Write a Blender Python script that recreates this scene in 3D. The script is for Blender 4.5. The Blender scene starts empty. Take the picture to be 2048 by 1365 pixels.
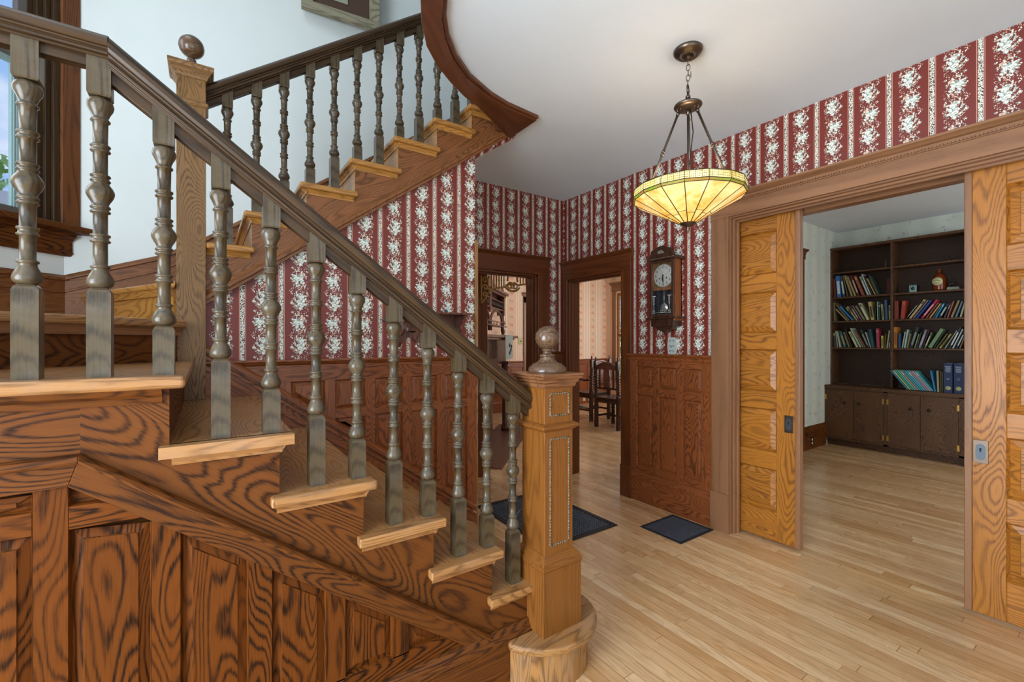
import bpy, bmesh, math, random
from mathutils import Vector as V, Matrix
random.seed(7)
C = bpy.context.scene.collection
S = bpy.context.scene
PI = math.pi
# ------------------------------------------------------------------ camera
cd = bpy.data.cameras.new('camera'); cam = bpy.data.objects.new('camera', cd); C.objects.link(cam)
cd.sensor_width = 36.0; cd.lens = 885.0 / 2048.0 * 36.0; cd.clip_start = 0.05
cam.location = (0, 0, 1.34)
cam.rotation_euler = (PI / 2, 0, -math.atan2(614, 885))
S.camera = cam
S.view_settings.view_transform = 'Standard'; S.view_settings.look = 'None'
S.view_settings.gamma = 1.0; S.view_settings.use_curve_mapping = False
S.view_settings.exposure = 0.0
# ------------------------------------------------------------------ sky
W = bpy.data.worlds.new('sky'); S.world = W; W.use_nodes = True
def sky():
    nt = W.node_tree; n = nt.nodes; l = nt.links; n.clear()
    out = n.new('ShaderNodeOutputWorld'); bg = n.new('ShaderNodeBackground')
    tc = n.new('ShaderNodeTexCoord'); mp = n.new('ShaderNodeMapping'); mp.inputs['Scale'].default_value = (1, 1, 2.5)
    ns = n.new('ShaderNodeTexNoise'); ns.inputs['Scale'].default_value = 2.6; ns.inputs['Detail'].default_value = 6
    rp = n.new('ShaderNodeValToRGB'); rp.color_ramp.elements[0].position = .47; rp.color_ramp.elements[1].position = .62
    rp.color_ramp.elements[0].color = (.30, .50, .88, 1); rp.color_ramp.elements[1].color = (.9, .93, 1, 1)
    l.new(tc.outputs['Generated'], mp.inputs['Vector']); l.new(mp.outputs[0], ns.inputs['Vector'])
    l.new(ns.outputs['Fac'], rp.inputs['Fac']); l.new(rp.outputs[0], bg.inputs[0]); l.new(bg.outputs[0], out.inputs[0])
    bg.inputs[1].default_value = 1.15
sky()
# ------------------------------------------------------------------ daylight: stair window, plus fill lamps added where no opening is built
def area(name, loc, target, w, h, power, col=(1, 1, 1)):
    d = bpy.data.lights.new(name, 'AREA'); d.shape = 'RECTANGLE'; d.size = w; d.size_y = h; d.energy = power; d.color = col
    o = bpy.data.objects.new(name, d); C.objects.link(o); o.location = loc
    o.rotation_euler = (V(target) - V(loc)).to_track_quat('-Z', 'Y').to_euler()
    return o
area('fill_front', (.6, -1.75, 1.5), (1.2, 2.5, 1.7), 3.0, 2.2, 32, (.76, .89, 1))  # added fill lamp behind the camera; the front wall is solid
area('fill_left', (-2.2, .35, 1.30), (3.0, .9, 1.55), 2.0, 2.2, 222, (.76, .89, 1))  # added fill lamp before the solid left wall, brightens hall and ceiling
area('daylight_stair_window', (-1.55, 2.44, 2.7), (.4, 1.2, 2.2), .9, 1.7, 20, (.80, .90, 1))
area('fill_upstairs', (-.9, 1.7, 5.2), (.5, 2.9, 2.6), 1.8, 1.6, 30, (.80, .90, 1))  # added lamp standing in for upstairs daylight, no window up there
area('fill_library', (5.1, -1.3, 1.7), (5.4, 2.4, 1.1), 2.6, 1.7, 40, (.98, .98, 1))  # added lamp in place of an unseen library window
area('fill_dining', (7.0, 4.0, 1.7), (4.6, 6.2, 1.2), 1.6, 1.6, 68, (.96, .97, .98))  # added fill lamp by the window wall, clear of the window itself
area('fill_dining_back', (2.4, 4.3, 2.5), (4.2, 6.6, 1.3), .8, .8, 24, (.98, .97, .95))  # second fill lamp added under the dining ceiling, no opening beside it

# ------------------------------------------------------------------ node helpers
def newmat(name):
    m = bpy.data.materials.new(name); m.use_nodes = True
    nt = m.node_tree; nt.nodes.clear()
    out = nt.nodes.new('ShaderNodeOutputMaterial'); b = nt.nodes.new('ShaderNodeBsdfPrincipled')
    nt.links.new(b.outputs[0], out.inputs[0])
    return m, nt, b
class G:
    def __init__(s, nt): s.nt = nt
    def put(s, sock, v):
        if isinstance(v, bpy.types.NodeSocket): s.nt.links.new(v, sock)
        else: sock.default_value = v
    def m(s, op, a, b=0.0, c=0.0, clamp=False):
        n = s.nt.nodes.new('ShaderNodeMath'); n.operation = op; n.use_clamp = clamp
        s.put(n.inputs[0], a); s.put(n.inputs[1], b); s.put(n.inputs[2], c); return n.outputs[0]
    def mix(s, f, a, b):
        n = s.nt.nodes.new('ShaderNodeMix'); n.data_type = 'RGBA'
        s.put(n.inputs[0], f); s.put(n.inputs[6], col4(a)); s.put(n.inputs[7], col4(b)); return n.outputs[2]
    def mul(s, f, a, b):
        n = s.nt.nodes.new('ShaderNodeMix'); n.data_type = 'RGBA'; n.blend_type = 'MULTIPLY'
        s.put(n.inputs[0], f); s.put(n.inputs[6], col4(a)); s.put(n.inputs[7], col4(b)); return n.outputs[2]
    def xyz(s, x, y, z=0.0):
        n = s.nt.nodes.new('ShaderNodeCombineXYZ'); s.put(n.inputs[0], x); s.put(n.inputs[1], y); s.put(n.inputs[2], z); return n.outputs[0]
    def sep(s, v):
        n = s.nt.nodes.new('ShaderNodeSeparateXYZ'); s.put(n.inputs[0], v); return n.outputs
    def tc(s, k): return s.nt.nodes.new('ShaderNodeTexCoord').outputs[k]
    def mapp(s, v, scale, loc=(0, 0, 0)):
        n = s.nt.nodes.new('ShaderNodeMapping'); s.put(n.inputs[0], v); n.inputs['Scale'].default_value = scale; n.inputs['Location'].default_value = loc; return n.outputs[0]
    def noise(s, v, scale, detail=2, rough=.5, dist=0.0):
        n = s.nt.nodes.new('ShaderNodeTexNoise'); s.put(n.inputs['Vector'], v); n.inputs['Scale'].default_value = scale
        n.inputs['Detail'].default_value = detail; n.inputs['Roughness'].default_value = rough; n.inputs['Distortion'].default_value = dist; return n.outputs['Fac']
    def voro(s, v, scale, rnd=1.0):
        n = s.nt.nodes.new('ShaderNodeTexVoronoi'); s.put(n.inputs['Vector'], v); n.inputs['Scale'].default_value = scale
        n.inputs['Randomness'].default_value = rnd; return n.outputs['Distance'], n.outputs['Color']
    def white(s, v):
        n = s.nt.nodes.new('ShaderNodeTexWhiteNoise'); n.noise_dimensions = '3D'; s.put(n.inputs['Vector'], v); return n.outputs[0]
    def step(s, v, a, b):
        n = s.nt.nodes.new('ShaderNodeMapRange'); n.clamp = True; s.put(n.inputs[0], v)
        n.inputs[1].default_value = a; n.inputs[2].default_value = b; return n.outputs[0]
    def bump(s, h, strength, dist=.002):
        n = s.nt.nodes.new('ShaderNodeBump'); n.inputs['Strength'].default_value = strength; n.inputs['Distance'].default_value = dist
        s.put(n.inputs['Height'], h); return n.outputs[0]
def col4(c):
    if isinstance(c, bpy.types.NodeSocket): return c
    if isinstance(c, str): return hx(c)
    return tuple(c) if len(c) == 4 else (c[0], c[1], c[2], 1)
def hx(h):
    r = []
    for i in (0, 2, 4):
        x = int(h[i:i + 2], 16) / 255; r.append(x / 12.92 if x <= .04045 else ((x + .055) / 1.055) ** 2.4)
    return (r[0], r[1], r[2], 1)
MATS = {}
def plain(name, c, rough=.5, metal=0.0, **k):
    if name in MATS: return MATS[name]
    m, nt, b = newmat(name); b.inputs['Base Color'].default_value = col4(c); b.inputs['Roughness'].default_value = rough; b.inputs['Metallic'].default_value = metal
    g = G(nt); nz = g.noise(g.tc('Object'), 35, 3)
    nt.links.new(g.mul(k.get('var', .25), c, g.mix(nz, (.55, .55, .55), (1.15, 1.15, 1.15))), b.inputs['Base Color'])
    if 'emit' in k: b.inputs['Emission Color'].default_value = col4(k['emit']); b.inputs['Emission Strength'].default_value = k.get('es', 1)
    MATS[name] = m; return m
def oak(name, light, dark, K=17, stretch=.2, rough=.38, solid=False, ring=.8, pore=.45, scale=6.0, dust=0.0, coat=.15, spec=.3):
    m, nt, b = newmat(name); g = G(nt)
    if solid:
        co = g.tc('Object'); a = g.mapp(co, (1, 1, stretch)); p = g.mapp(co, (1, 1, .03)); jg = g.mapp(co, (1, 1, .10))
    else:
        co = g.tc('UV'); a = g.mapp(co, (1, stretch, 1)); p = g.mapp(co, (1, .03, 1)); jg = g.mapp(co, (1, .10, 1))
    h = g.noise(a, scale, 1.5, .4, .2)
    j = g.noise(jg, 190, 2, .6)
    hh = g.m('ADD', h, g.m('MULTIPLY', j, .016))
    r = g.m('ADD', g.m('MULTIPLY', g.m('SINE', g.m('MULTIPLY', hh, K * 4.2 * PI)), .5), .5)
    r = g.m('POWER', r, 2.6)
    po = g.step(g.noise(p, 330, 2, .6), .46, .70)
    big = g.noise(a, 2.6, 2)
    fade = g.step(g.noise(g.mapp(a, (1, 1, 1), (5, 3, 2)), 5, 1), .3, .6)
    rr = g.m('MULTIPLY', r, g.m('MULTIPLY_ADD', fade, .55, .35))
    f = g.m('ADD', g.m('MULTIPLY', rr, ring), g.m('MULTIPLY', po, g.m('MULTIPLY_ADD', r, .4 * pore, .55 * pore)), clamp=True)
    c = g.mix(f, light, dark)
    c = g.mul(.5, c, g.mix(g.step(big, .3, .7), (.68, .66, .64), (1.12, 1.1, 1.08)))
    if dust > 0:
        dn = g.step(g.noise(co, 5 if not solid else 14, 4, .6), .45, .75)
        c = g.mix(g.m('MULTIPLY', dn, dust), c, (.36, .35, .33))
    nt.links.new(g.m('MULTIPLY_ADD', f, .15, rough - .05), b.inputs['Roughness'])
    nt.links.new(c, b.inputs['Base Color'])
    b.inputs['Specular IOR Level'].default_value = spec
    b.inputs['Coat Weight'].default_value = coat; b.inputs['Coat Roughness'].default_value = .18
    nt.links.new(g.bump(f, .25, .0006), b.inputs['Normal'])
    MATS[name] = m; return m
OAK_STR = oak('oak_stringer', '6c3d17', '28140a', K=15, rough=.5, coat=.0, ring=.9, spec=.15)
OAK_PAN = oak('oak_panel', '69370f', '200e03', K=13, scale=7, rough=.55, coat=.0, ring=.95, spec=.12)
OAK_WAI = oak('oak_wainscot', '94522a', '4c2711', K=14, scale=8)
OAK_GOLD = oak('oak_gold', 'b47228', '6f4116', K=13, stretch=.22, rough=.4, coat=.12)
OAK_TREAD = oak('oak_tread', 'ac7a48', '714a26', K=14, rough=.34, coat=.3, dust=.15)
OAK_GOLDT = oak('oak_golden_tread', 'b8813e', '7c4f20', K=14, rough=.34, coat=.3)
OAK_RAIL = oak('oak_rail', '46311c', '22160b', K=8, stretch=.08, rough=.42, coat=.08)
OAK_TURN = oak('oak_turned', '52432d', '261c10', K=12, scale=7, solid=True, stretch=.14, rough=.34, ring=.7, coat=.22, dust=.12)
OAK_NEWEL = oak('oak_newel', '865222', '54310f', K=11, scale=6, stretch=.10, rough=.36, coat=.15, ring=.45)
OAK_LAND = oak('oak_landing_newel', '8a653c', '4a331b', K=20, scale=7, stretch=.25, rough=.42, coat=.1)
OAK_UP = oak('oak_upper_stringer', '8a5630', '4e3014', K=15, rough=.42, coat=.1)
OAK_BALL = oak('oak_ball', '6c503a', '3a291c', K=16, scale=8, solid=True, stretch=1.0, rough=.25, coat=.5)
OAK_CAS = oak('oak_casing', '966a4a', '6a462e', K=7, scale=3, stretch=.06, rough=.4, ring=.5)
OAK_DARK = oak('oak_dark_casing', '6b3718', '3d1d0c', K=7, scale=4, stretch=.06, rough=.35, ring=.5, coat=.3)
OAK_BOOK = oak('oak_bookcase', '62432a', '2c1b0f', K=16, scale=7, stretch=.3, rough=.5, coat=.05)
OAK_WORN = oak('oak_worn', 'a47440', '5e3d1b', K=10, scale=9, stretch=.12, rough=.5, dust=.2)
WALNUT = oak('dark_walnut', '4a2e20', '20130c', K=8, rough=.3, solid=True, scale=9, coat=.4)
MAHOG = oak('red_brown_mantel_wood', '74483a', '3b2118', K=8, rough=.35, solid=True, scale=9, coat=.3)
OAK_FRET = oak('oak_fretwork', 'ab8040', '6d4c22', K=8, rough=.4, solid=True, scale=9)
OAK_GREY = oak('weathered_frame_wood', '9a937c', '625c48', K=10, rough=.7, coat=0)
SOOT = plain('black_iron', '2b2c30', .45, .6)
BRONZE = plain('bronze', '6a5c50', .32, .9)
BRASS = plain('brass', 'd9b25a', .25, .9)
GREYMET = plain('worn_grey_metal', '50575f', .4, .7)
def plaster(name, c, rough=.85):
    m, nt, b = newmat(name); g = G(nt); nz = g.noise(g.tc('Object'), 3, 4, .6)
    nt.links.new(g.mix(nz, tuple(x * .95 for x in hx(c)[:3]), tuple(min(1, x * 1.04) for x in hx(c)[:3])), b.inputs['Base Color'])
    b.inputs['Roughness'].default_value = rough
    nt.links.new(g.bump(g.noise(g.tc('Object'), 60, 3), .06, .002), b.inputs['Normal']); MATS[name] = m; return m
WHITE = plaster('white_wall_plaster', 'e6ebe8'); CEIL = plaster('ceiling_plaster', 'dde6ee')
def wp_red():
    m, nt, b = newmat('red_floral_wallpaper'); g = G(nt); P = .17; Vp = .115
    s = g.sep(g.tc('UV')); u, v = s[0], s[1]
    x = g.m('SUBTRACT', g.m('MULTIPLY', g.m('FRACT', g.m('DIVIDE', u, P)), P), P / 2)
    ax = g.m('ABSOLUTE', x)
    cell = g.m('FLOOR', g.m('DIVIDE', v, Vp))
    y = g.m('SUBTRACT', g.m('MULTIPLY', g.m('FRACT', g.m('DIVIDE', v, Vp)), Vp), Vp / 2)
    par = g.m('MULTIPLY_ADD', g.m('MODULO', g.m('ABSOLUTE', cell), 2.0), 2.0, -1.0)
    xo = g.m('SUBTRACT', x, g.m('MULTIPLY', par, .004))
    co = g.xyz(g.m('MULTIPLY', x, par), g.m('ADD', y, g.m('MULTIPLY', par, .3)), g.m('MULTIPLY', par, 3.0))
    nz = g.m('SUBTRACT', g.noise(co, 42, 2), .5)
    d = g.m('SQRT', g.m('ADD', g.m('MULTIPLY', xo, xo), g.m('MULTIPLY', g.m('MULTIPLY', y, y), .55)))
    d = g.m('ADD', d, g.m('MULTIPLY', nz, .045))
    vd, vc = g.voro(co, 78, .9)
    vd2, vc2 = g.voro(co, 150, 1)
    thr = g.m('SUBTRACT', .98, g.m('MULTIPLY', d, 17.0))
    inner = g.m('MULTIPLY', g.m('LESS_THAN', vd, thr), g.m('LESS_THAN', d, .040))
    small = g.m('MULTIPLY', g.m('LESS_THAN', vd2, .42), g.m('LESS_THAN', g.m('ADD', ax, g.m('MULTIPLY', nz, .05)), .040))
    small = g.m('MULTIPLY', small, g.m('GREATER_THAN', g.noise(co, 60, 1), .47))
    vine = g.m('ABSOLUTE', g.m('SUBTRACT', x, g.m('MULTIPLY', g.m('SINE', g.m('MULTIPLY', v, 2 * PI / Vp)), .016)))
    flow = g.m('MAXIMUM', inner, g.m('MAXIMUM', small, g.m('LESS_THAN', vine, .0013)))
    vs = g.sep(vc2)
    petal = g.mix(g.step(vd, .3, .85), 'fcfaf0', 'bcc8ba')
    petal = g.mix(g.m('MULTIPLY', g.m('GREATER_THAN', vs[0], .80), .9), petal, '93a59b')
    petal = g.mix(g.m('MULTIPLY', g.m('GREATER_THAN', vs[1], .84), g.m('GREATER_THAN', d, .022)), petal, 'dcae90')
    petal = g.mix(g.m('MULTIPLY', g.m('GREATER_THAN', vd2, .62), .45), petal, '4e6258')
    # narrow band
    e = g.m('SUBTRACT', P / 2, ax)
    base = g.mix(g.noise(g.tc('UV'), 400, 1), '6b2319', '7f2f25')
    c = g.mix(flow, base, petal)
    band = g.m('LESS_THAN', e, .0095)
    vb, _ = g.voro(g.xyz(u, v, 0.0), 210, .6)
    bandc = g.mix(g.m('LESS_THAN', vb, .56), '4e2a24', 'e9e6d8')
    c = g.mix(band, c, bandc)
    line = g.m('LESS_THAN', g.m('ABSOLUTE', g.m('SUBTRACT', e, .0135)), .0011)
    c = g.mix(line, c, 'dba58b')
    nt.links.new(c, b.inputs['Base Color']); b.inputs['Roughness'].default_value = .42
    MATS['wpr'] = m; return m
WP_RED = wp_red()
def wp_pink():
    m, nt, b = newmat('pink_striped_wallpaper'); g = G(nt); P = .36
    s = g.sep(g.tc('UV')); u, v = s[0], s[1]
    fx = g.m('MULTIPLY', g.m('FRACT', g.m('DIVIDE', u, P)), P)
    c = g.mix(g.noise(g.tc('UV'), 90, 2), 'e0b28e', 'ecc4a4')
    for x0 in (.01, .055, .10, .145):
        c = g.mix(g.m('LESS_THAN', g.m('ABSOLUTE', g.m('SUBTRACT', fx, x0)), .0055), c, 'fbf0dc')
    vd, vc = g.voro(g.mapp(g.tc('UV'), (1, .6, 1)), 40, .2)
    for x0 in (.0325, .1225):
        c = g.mix(g.m('MULTIPLY', g.m('LESS_THAN', g.m('ABSOLUTE', g.m('SUBTRACT', fx, x0)), .006), g.m('LESS_THAN', vd, .35)), c, 'a9b3a0')
    for off, colr in ((0.0, 'c23c34'), (.15, '93908c')):
        y = g.m('SUBTRACT', g.m('MULTIPLY', g.m('FRACT', g.m('ADD', g.m('DIVIDE', v, .30), off / .3)), .30), .15)
        x = g.m('SUBTRACT', fx, .255)
        d = g.m('SQRT', g.m('ADD', g.m('MULTIPLY', x, x), g.m('MULTIPLY', y, y)))
        nn = g.noise(g.xyz(x, y, 0.0), 60, 2)
        k = g.m('MULTIPLY', g.m('LESS_THAN', d, .042), g.m('GREATER_THAN', nn, .53))
        c = g.mix(k, c, colr)
    nt.links.new(c, b.inputs['Base Color']); b.inputs['Roughness'].default_value = .6
    return m
WP_PINK = wp_pink()
def wp_pale():
    m, nt, b = newmat('pale_sprigged_wallpaper'); g = G(nt)
    uvn = g.tc('UV'); s = g.sep(uvn)
    n1 = g.noise(g.mapp(uvn, (1, .8, 1)), 13, 2); n2 = g.noise(uvn, 70, 2)
    k = g.m('MULTIPLY', g.step(n1, .60, .66), g.step(n2, .5, .56))
    st = g.m('MULTIPLY_ADD', g.m('SINE', g.m('MULTIPLY', s[0], 2 * PI / .26)), .5, .5)
    c = g.mix(st, 'cdd6cb', 'd9e0d6')
    c = g.mix(g.m('MULTIPLY', k, .8), c, '9c8484')
    nt.links.new(c, b.inputs['Base Color']); b.inputs['Roughness'].default_value = .6
    return m
WP_PALE = wp_pale()
def floor_mat():
    m, nt, b = newmat('oak_strip_floor'); g = G(nt)
    s = g.sep(g.tc('Object')); x, y = s[0], s[1]
    w = .057; i = g.m('FLOOR', g.m('DIVIDE', x, w)); fx = g.m('FRACT', g.m('DIVIDE', x, w))
    r = g.white(g.xyz(i, 3.0, 0.0)); yy = g.m('DIVIDE', g.m('ADD', y, g.m('MULTIPLY', r, 3.0)), g.m('MULTIPLY_ADD', r, .8, .75))
    j = g.m('FLOOR', yy); fy = g.m('FRACT', yy)
    rr = g.white(g.xyz(i, j, 1.0)); r2 = g.white(g.xyz(i, j, 7.0))
    co = g.xyz(g.m('ADD', x, g.m('MULTIPLY', rr, 9.0)), g.m('MULTIPLY', y, .12), g.m('MULTIPLY', rr, 5.0))
    h = g.noise(co, 14, 2, .5, .3)
    ring = g.m('POWER', g.m('MULTIPLY_ADD', g.m('SINE', g.m('MULTIPLY', h, 60.0)), .5, .5), 2.0)
    po = g.step(g.noise(g.xyz(x, g.m('MULTIPLY', y, .03), rr), 380, 2), .5, .7)
    c = g.mix(rr, 'dbae7c', 'ebc79b')
    c = g.mix(g.m('MULTIPLY', g.m('POWER', r2, 1.6), .62), c, 'b27c46')
    c = g.mix(g.m('ADD', g.m('MULTIPLY', ring, .28), g.m('MULTIPLY', po, .15)), c, '9a6a35')
    gap = g.m('MAXIMUM', g.m('GREATER_THAN', fx, .962), g.m('LESS_THAN', fy, .0022))
    c = g.mix(g.m('MULTIPLY', gap, .78), c, '5f3b1c')
    wear = g.step(g.noise(g.tc('Object'), 2.4, 3, .6), .45, .7)
    c = g.mix(g.m('MULTIPLY', wear, .18), c, 'e0bf90')
    nt.links.new(c, b.inputs['Base Color']); nt.links.new(g.m('MULTIPLY_ADD', wear, .12, .24), b.inputs['Roughness'])
    b.inputs['Coat Weight'].default_value = .3; b.inputs['Coat Roughness'].default_value = .15
    nt.links.new(g.bump(g.m('MULTIPLY_ADD', gap, -1.0, g.m('MULTIPLY', ring, .1)), .2, .001), b.inputs['Normal'])
    return m
FLOOR = floor_mat()
def glass_mat():
    m, nt, b = newmat('window_glass'); nt.nodes.remove(b)
    t = nt.nodes.new('ShaderNodeBsdfTransparent'); gl = nt.nodes.new('ShaderNodeBsdfGlossy'); gl.inputs['Roughness'].default_value = .02
    mx = nt.nodes.new('ShaderNodeMixShader'); mx.inputs[0].default_value = .07
    nt.links.new(t.outputs[0], mx.inputs[1]); nt.links.new(gl.outputs[0], mx.inputs[2])
    nt.links.new(mx.outputs[0], [n for n in nt.nodes if n.type == 'OUTPUT_MATERIAL'][0].inputs[0]); return m
GLASS = glass_mat()

# ------------------------------------------------------------------ mesh builder
WL = {}
class MB:
    def __init__(s): s.v = []; s.f = []; s.uv = []; s.sm = []
    def add(s, vs, fs, g=(0, 0, 1), off=None, smooth=False):
        g = V(g).normalized(); b0 = len(s.v); vs = [V(p) for p in vs]; s.v += vs
        if off is None: off = (random.uniform(0, 40), random.uniform(0, 40))
        for f in fs:
            p = [vs[i] for i in f]; n = V((0, 0, 0))
            for i in range(len(p)): n += p[i].cross(p[(i + 1) % len(p)])
            if n.length < 1e-12: n = V((0, 0, 1))
            n.normalize()
            if abs(n.dot(g)) > .85:
                a = V((1, 0, 0)) if abs(g.x) < .7 else V((0, 1, 0)); a = (a - g * a.dot(g)).normalized(); bb = g.cross(a)
                s.uv.append([(q.dot(a) + off[0], q.dot(bb) * 4 + off[1]) for q in p])
            else:
                gg = (g - n * g.dot(n)).normalized(); a = n.cross(gg)
                if abs(a.x) > .01 and a.x < 0 or (abs(a.x) <= .01 and a.y < 0): a = -a
                s.uv.append([(q.dot(a) + off[0], q.dot(gg) + off[1]) for q in p])
            s.f.append([i + b0 for i in f]); s.sm.append(smooth)
        return s
    def box(s, x0, x1, y0, y1, z0, z1, g=None):
        d = (abs(x1 - x0), abs(y1 - y0), abs(z1 - z0))
        if g is None: k = d.index(max(d)); g = [(1, 0, 0), (0, 1, 0), (0, 0, 1)][k]
        vs = [(x, y, z) for x in (x0, x1) for y in (y0, y1) for z in (z0, z1)]
        return s.add(vs, [(0, 1, 3, 2), (4, 6, 7, 5), (0, 4, 5, 1), (2, 3, 7, 6), (0, 2, 6, 4), (1, 5, 7, 3)], g)
    def prism(s, pts, ex, g=(0, 0, 1), off=None):
        n = len(pts); ex = V(ex); a = [V(p) for p in pts]; b = [p + ex for p in a]
        fs = [tuple(range(n)), tuple(range(2 * n - 1, n - 1, -1))] + [(i, i + n, (i + 1) % n + n, (i + 1) % n) for i in range(n)]
        return s.add(a + b, fs, g, off)
    def lathe(s, prof, c=(0, 0, 0), seg=20, ax=(0, 0, 1), smooth=True):
        ax = V(ax).normalized(); a = V((1, 0, 0)) if abs(ax.x) < .7 else V((0, 1, 0)); a = (a - ax * a.dot(ax)).normalized(); b = ax.cross(a); c = V(c)
        vs = []; fs = []
        for r, z in prof:
            for k in range(seg):
                t = 2 * PI * k / seg; vs.append(c + ax * z + (a * math.cos(t) + b * math.sin(t)) * max(r, 1e-4))
        for i in range(len(prof) - 1):
            for k in range(seg): fs.append((i * seg + k, i * seg + (k + 1) % seg, (i + 1) * seg + (k + 1) % seg, (i + 1) * seg + k))
        fs.append(tuple(range(seg - 1, -1, -1))); fs.append(tuple((len(prof) - 1) * seg + k for k in range(seg)))
        s.add(vs, fs, ax, None, smooth); s.sm[-1] = s.sm[-2] = False; return s
    def tube(s, path, r, seg=8, closed=False, smooth=True):
        P = [V(p) for p in path]; n = len(P); vs = []; fs = []; up = V((.31, .17, .93)).normalized()
        for i, p in enumerate(P):
            t = (P[(i + 1) % n] - P[i - 1]) if closed else (P[min(i + 1, n - 1)] - P[max(i - 1, 0)])
            t.normalize(); a = (up - t * up.dot(t)).normalized(); b = t.cross(a)
            rr = r[i] if isinstance(r, (list, tuple)) else r
            for k in range(seg): th = 2 * PI * k / seg; vs.append(p + (a * math.cos(th) + b * math.sin(th)) * rr)
        for i in range(n if closed else n - 1):
            j = (i + 1) % n
            for k in range(seg): fs.append((i * seg + k, i * seg + (k + 1) % seg, j * seg + (k + 1) % seg, j * seg + k))
        if not closed: fs.append(tuple(range(seg - 1, -1, -1))); fs.append(tuple((n - 1) * seg + k for k in range(seg)))
        return s.add(vs, fs, P[min(1, n - 1)] - P[0], None, smooth)
    def mould(s, p0, p1, prof, out, up=(0, 0, 1), smooth=False):
        p0, p1, out, up = V(p0), V(p1), V(out), V(up); n = len(prof)
        a = [p0 + out * o + up * u for o, u in prof]; b = [p1 + out * o + up * u for o, u in prof]
        fs = [tuple(range(n)), tuple(range(2 * n - 1, n - 1, -1))] + [(i, i + n, (i + 1) % n + n, (i + 1) % n) for i in range(n)]
        return s.add(a + b, fs, p1 - p0, None, smooth)
    def panel(s, poly, out, g=(0, 0, 1), rec=.012, bev=.02, raise_=.009, lip=.006):
        """raised panel: convex polygon (outer edge, in the frame's face plane) -> recessed field with bevelled edge"""
        out = V(out).normalized(); poly = [V(p) for p in poly]; n = len(poly)
        def inset(pl, d):
            c = sum(pl, V((0, 0, 0))) / len(pl); r = []
            for i in range(n):
                a, b, e = pl[i - 1], pl[i], pl[(i + 1) % n]
                d1 = (b - a).normalized(); d2 = (e - b).normalized()
                n1 = out.cross(d1); n2 = out.cross(d2)
                if n1.dot(c - b) < 0: n1 = -n1
                if n2.dot(c - b) < 0: n2 = -n2
                k = 1 + n1.dot(n2); r.append(b + (n1 + n2) * (d / max(k, .25)))
            return r
        def area_ok(pl): 
            c = sum(pl, V((0, 0, 0))) / n
            return all((pl[i] - poly[i]).dot(c - poly[i]) > 0 and (pl[i] - c).dot(poly[i] - c) > 0 for i in range(n))
        L = [[p + out * .0 for p in poly], [p - out * rec for p in inset(poly, lip)]]
        i2 = inset(poly, lip + bev)
        if area_ok(i2): L += [[p - out * (rec - raise_ + .003) for p in i2], [p - out * (rec - raise_) for p in inset(poly, lip + bev + .002)]]
        vs = sum(L, []); fs = []
        for k in range(len(L) - 1):
            for i in range(n): fs.append((k * n + i, k * n + (i + 1) % n, (k + 1) * n + (i + 1) % n, (k + 1) * n + i))
        fs.append(tuple((len(L) - 1) * n + i for i in range(n)))
        return s.add(vs, fs, g)
    def build(s, name, mat, parent=None, bev=0.0, seg=1, recalc=True, loc=None):
        me = bpy.data.meshes.new(name); o0 = WL.get(parent.name, V((0, 0, 0))) if parent else V(loc or (0, 0, 0))
        bm = bmesh.new(); vv = [bm.verts.new(p - o0) for p in s.v]; ul = bm.loops.layers.uv.new('UVMap')
        for f, uv, sm in zip(s.f, s.uv, s.sm):
            try: fc = bm.faces.new([vv[i] for i in f])
            except ValueError: continue
            fc.smooth = sm
            for lp, c in zip(fc.loops, uv): lp[ul].uv = c
        if bev > 0:
            bm.normal_update()
            ed = [e for e in bm.edges if len(e.link_faces) == 2 and e.calc_face_angle(0) > .6]
            bmesh.ops.bevel(bm, geom=ed, offset=bev, segments=seg, profile=.5, affect='EDGES', clamp_overlap=True)
        if recalc: bmesh.ops.recalc_face_normals(bm, faces=bm.faces)
        bm.to_mesh(me); bm.free()
        if mat: me.materials.append(mat)
        o = bpy.data.objects.new(name, me); C.objects.link(o)
        if parent: o.parent = parent; WL[o.name] = WL[parent.name]
        else: o.location = o0; WL[o.name] = o0.copy()
        return o
def tag(o, label=None, cat=None, group=None, kind=None):
    for k, v in (('label', label), ('category', cat), ('group', group), ('kind', kind)):
        if v: o[k] = v
    return o
def empty(name, loc, label=None, cat=None, group=None, kind=None):
    o = bpy.data.objects.new(name, None); C.objects.link(o); o.location = loc; o.empty_display_size = .1; WL[o.name] = V(loc)
    return tag(o, label, cat, group, kind)
def copy_tree(o, loc=None, parent=None):
    c = o.copy(); C.objects.link(c); c.parent = parent
    if loc is not None: c.location = loc
    for ch in o.children: copy_tree(ch, None, c)
    return c
def struct(mb, name, mat, bev=0.0, parent=None):
    o = mb.build(name, mat, parent, bev); o['kind'] = 'structure'; return o
def wallq(pts, off=(0, 0), g=(0, 0, 1), th=None):
    m = MB()
    if th: m.prism(pts, th, g, off)
    else: m.add(pts, [tuple(range(len(pts)))], g, off)
    return m
ZC = 2.765
X_, Y_, Z_ = V((1, 0, 0)), V((0, 1, 0)), V((0, 0, 1))
# ================================================================== SETTING
struct(MB().box(-4.2, 7.6, -2.0, 7.1, -.12, 0), 'floor', FLOOR)
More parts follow.
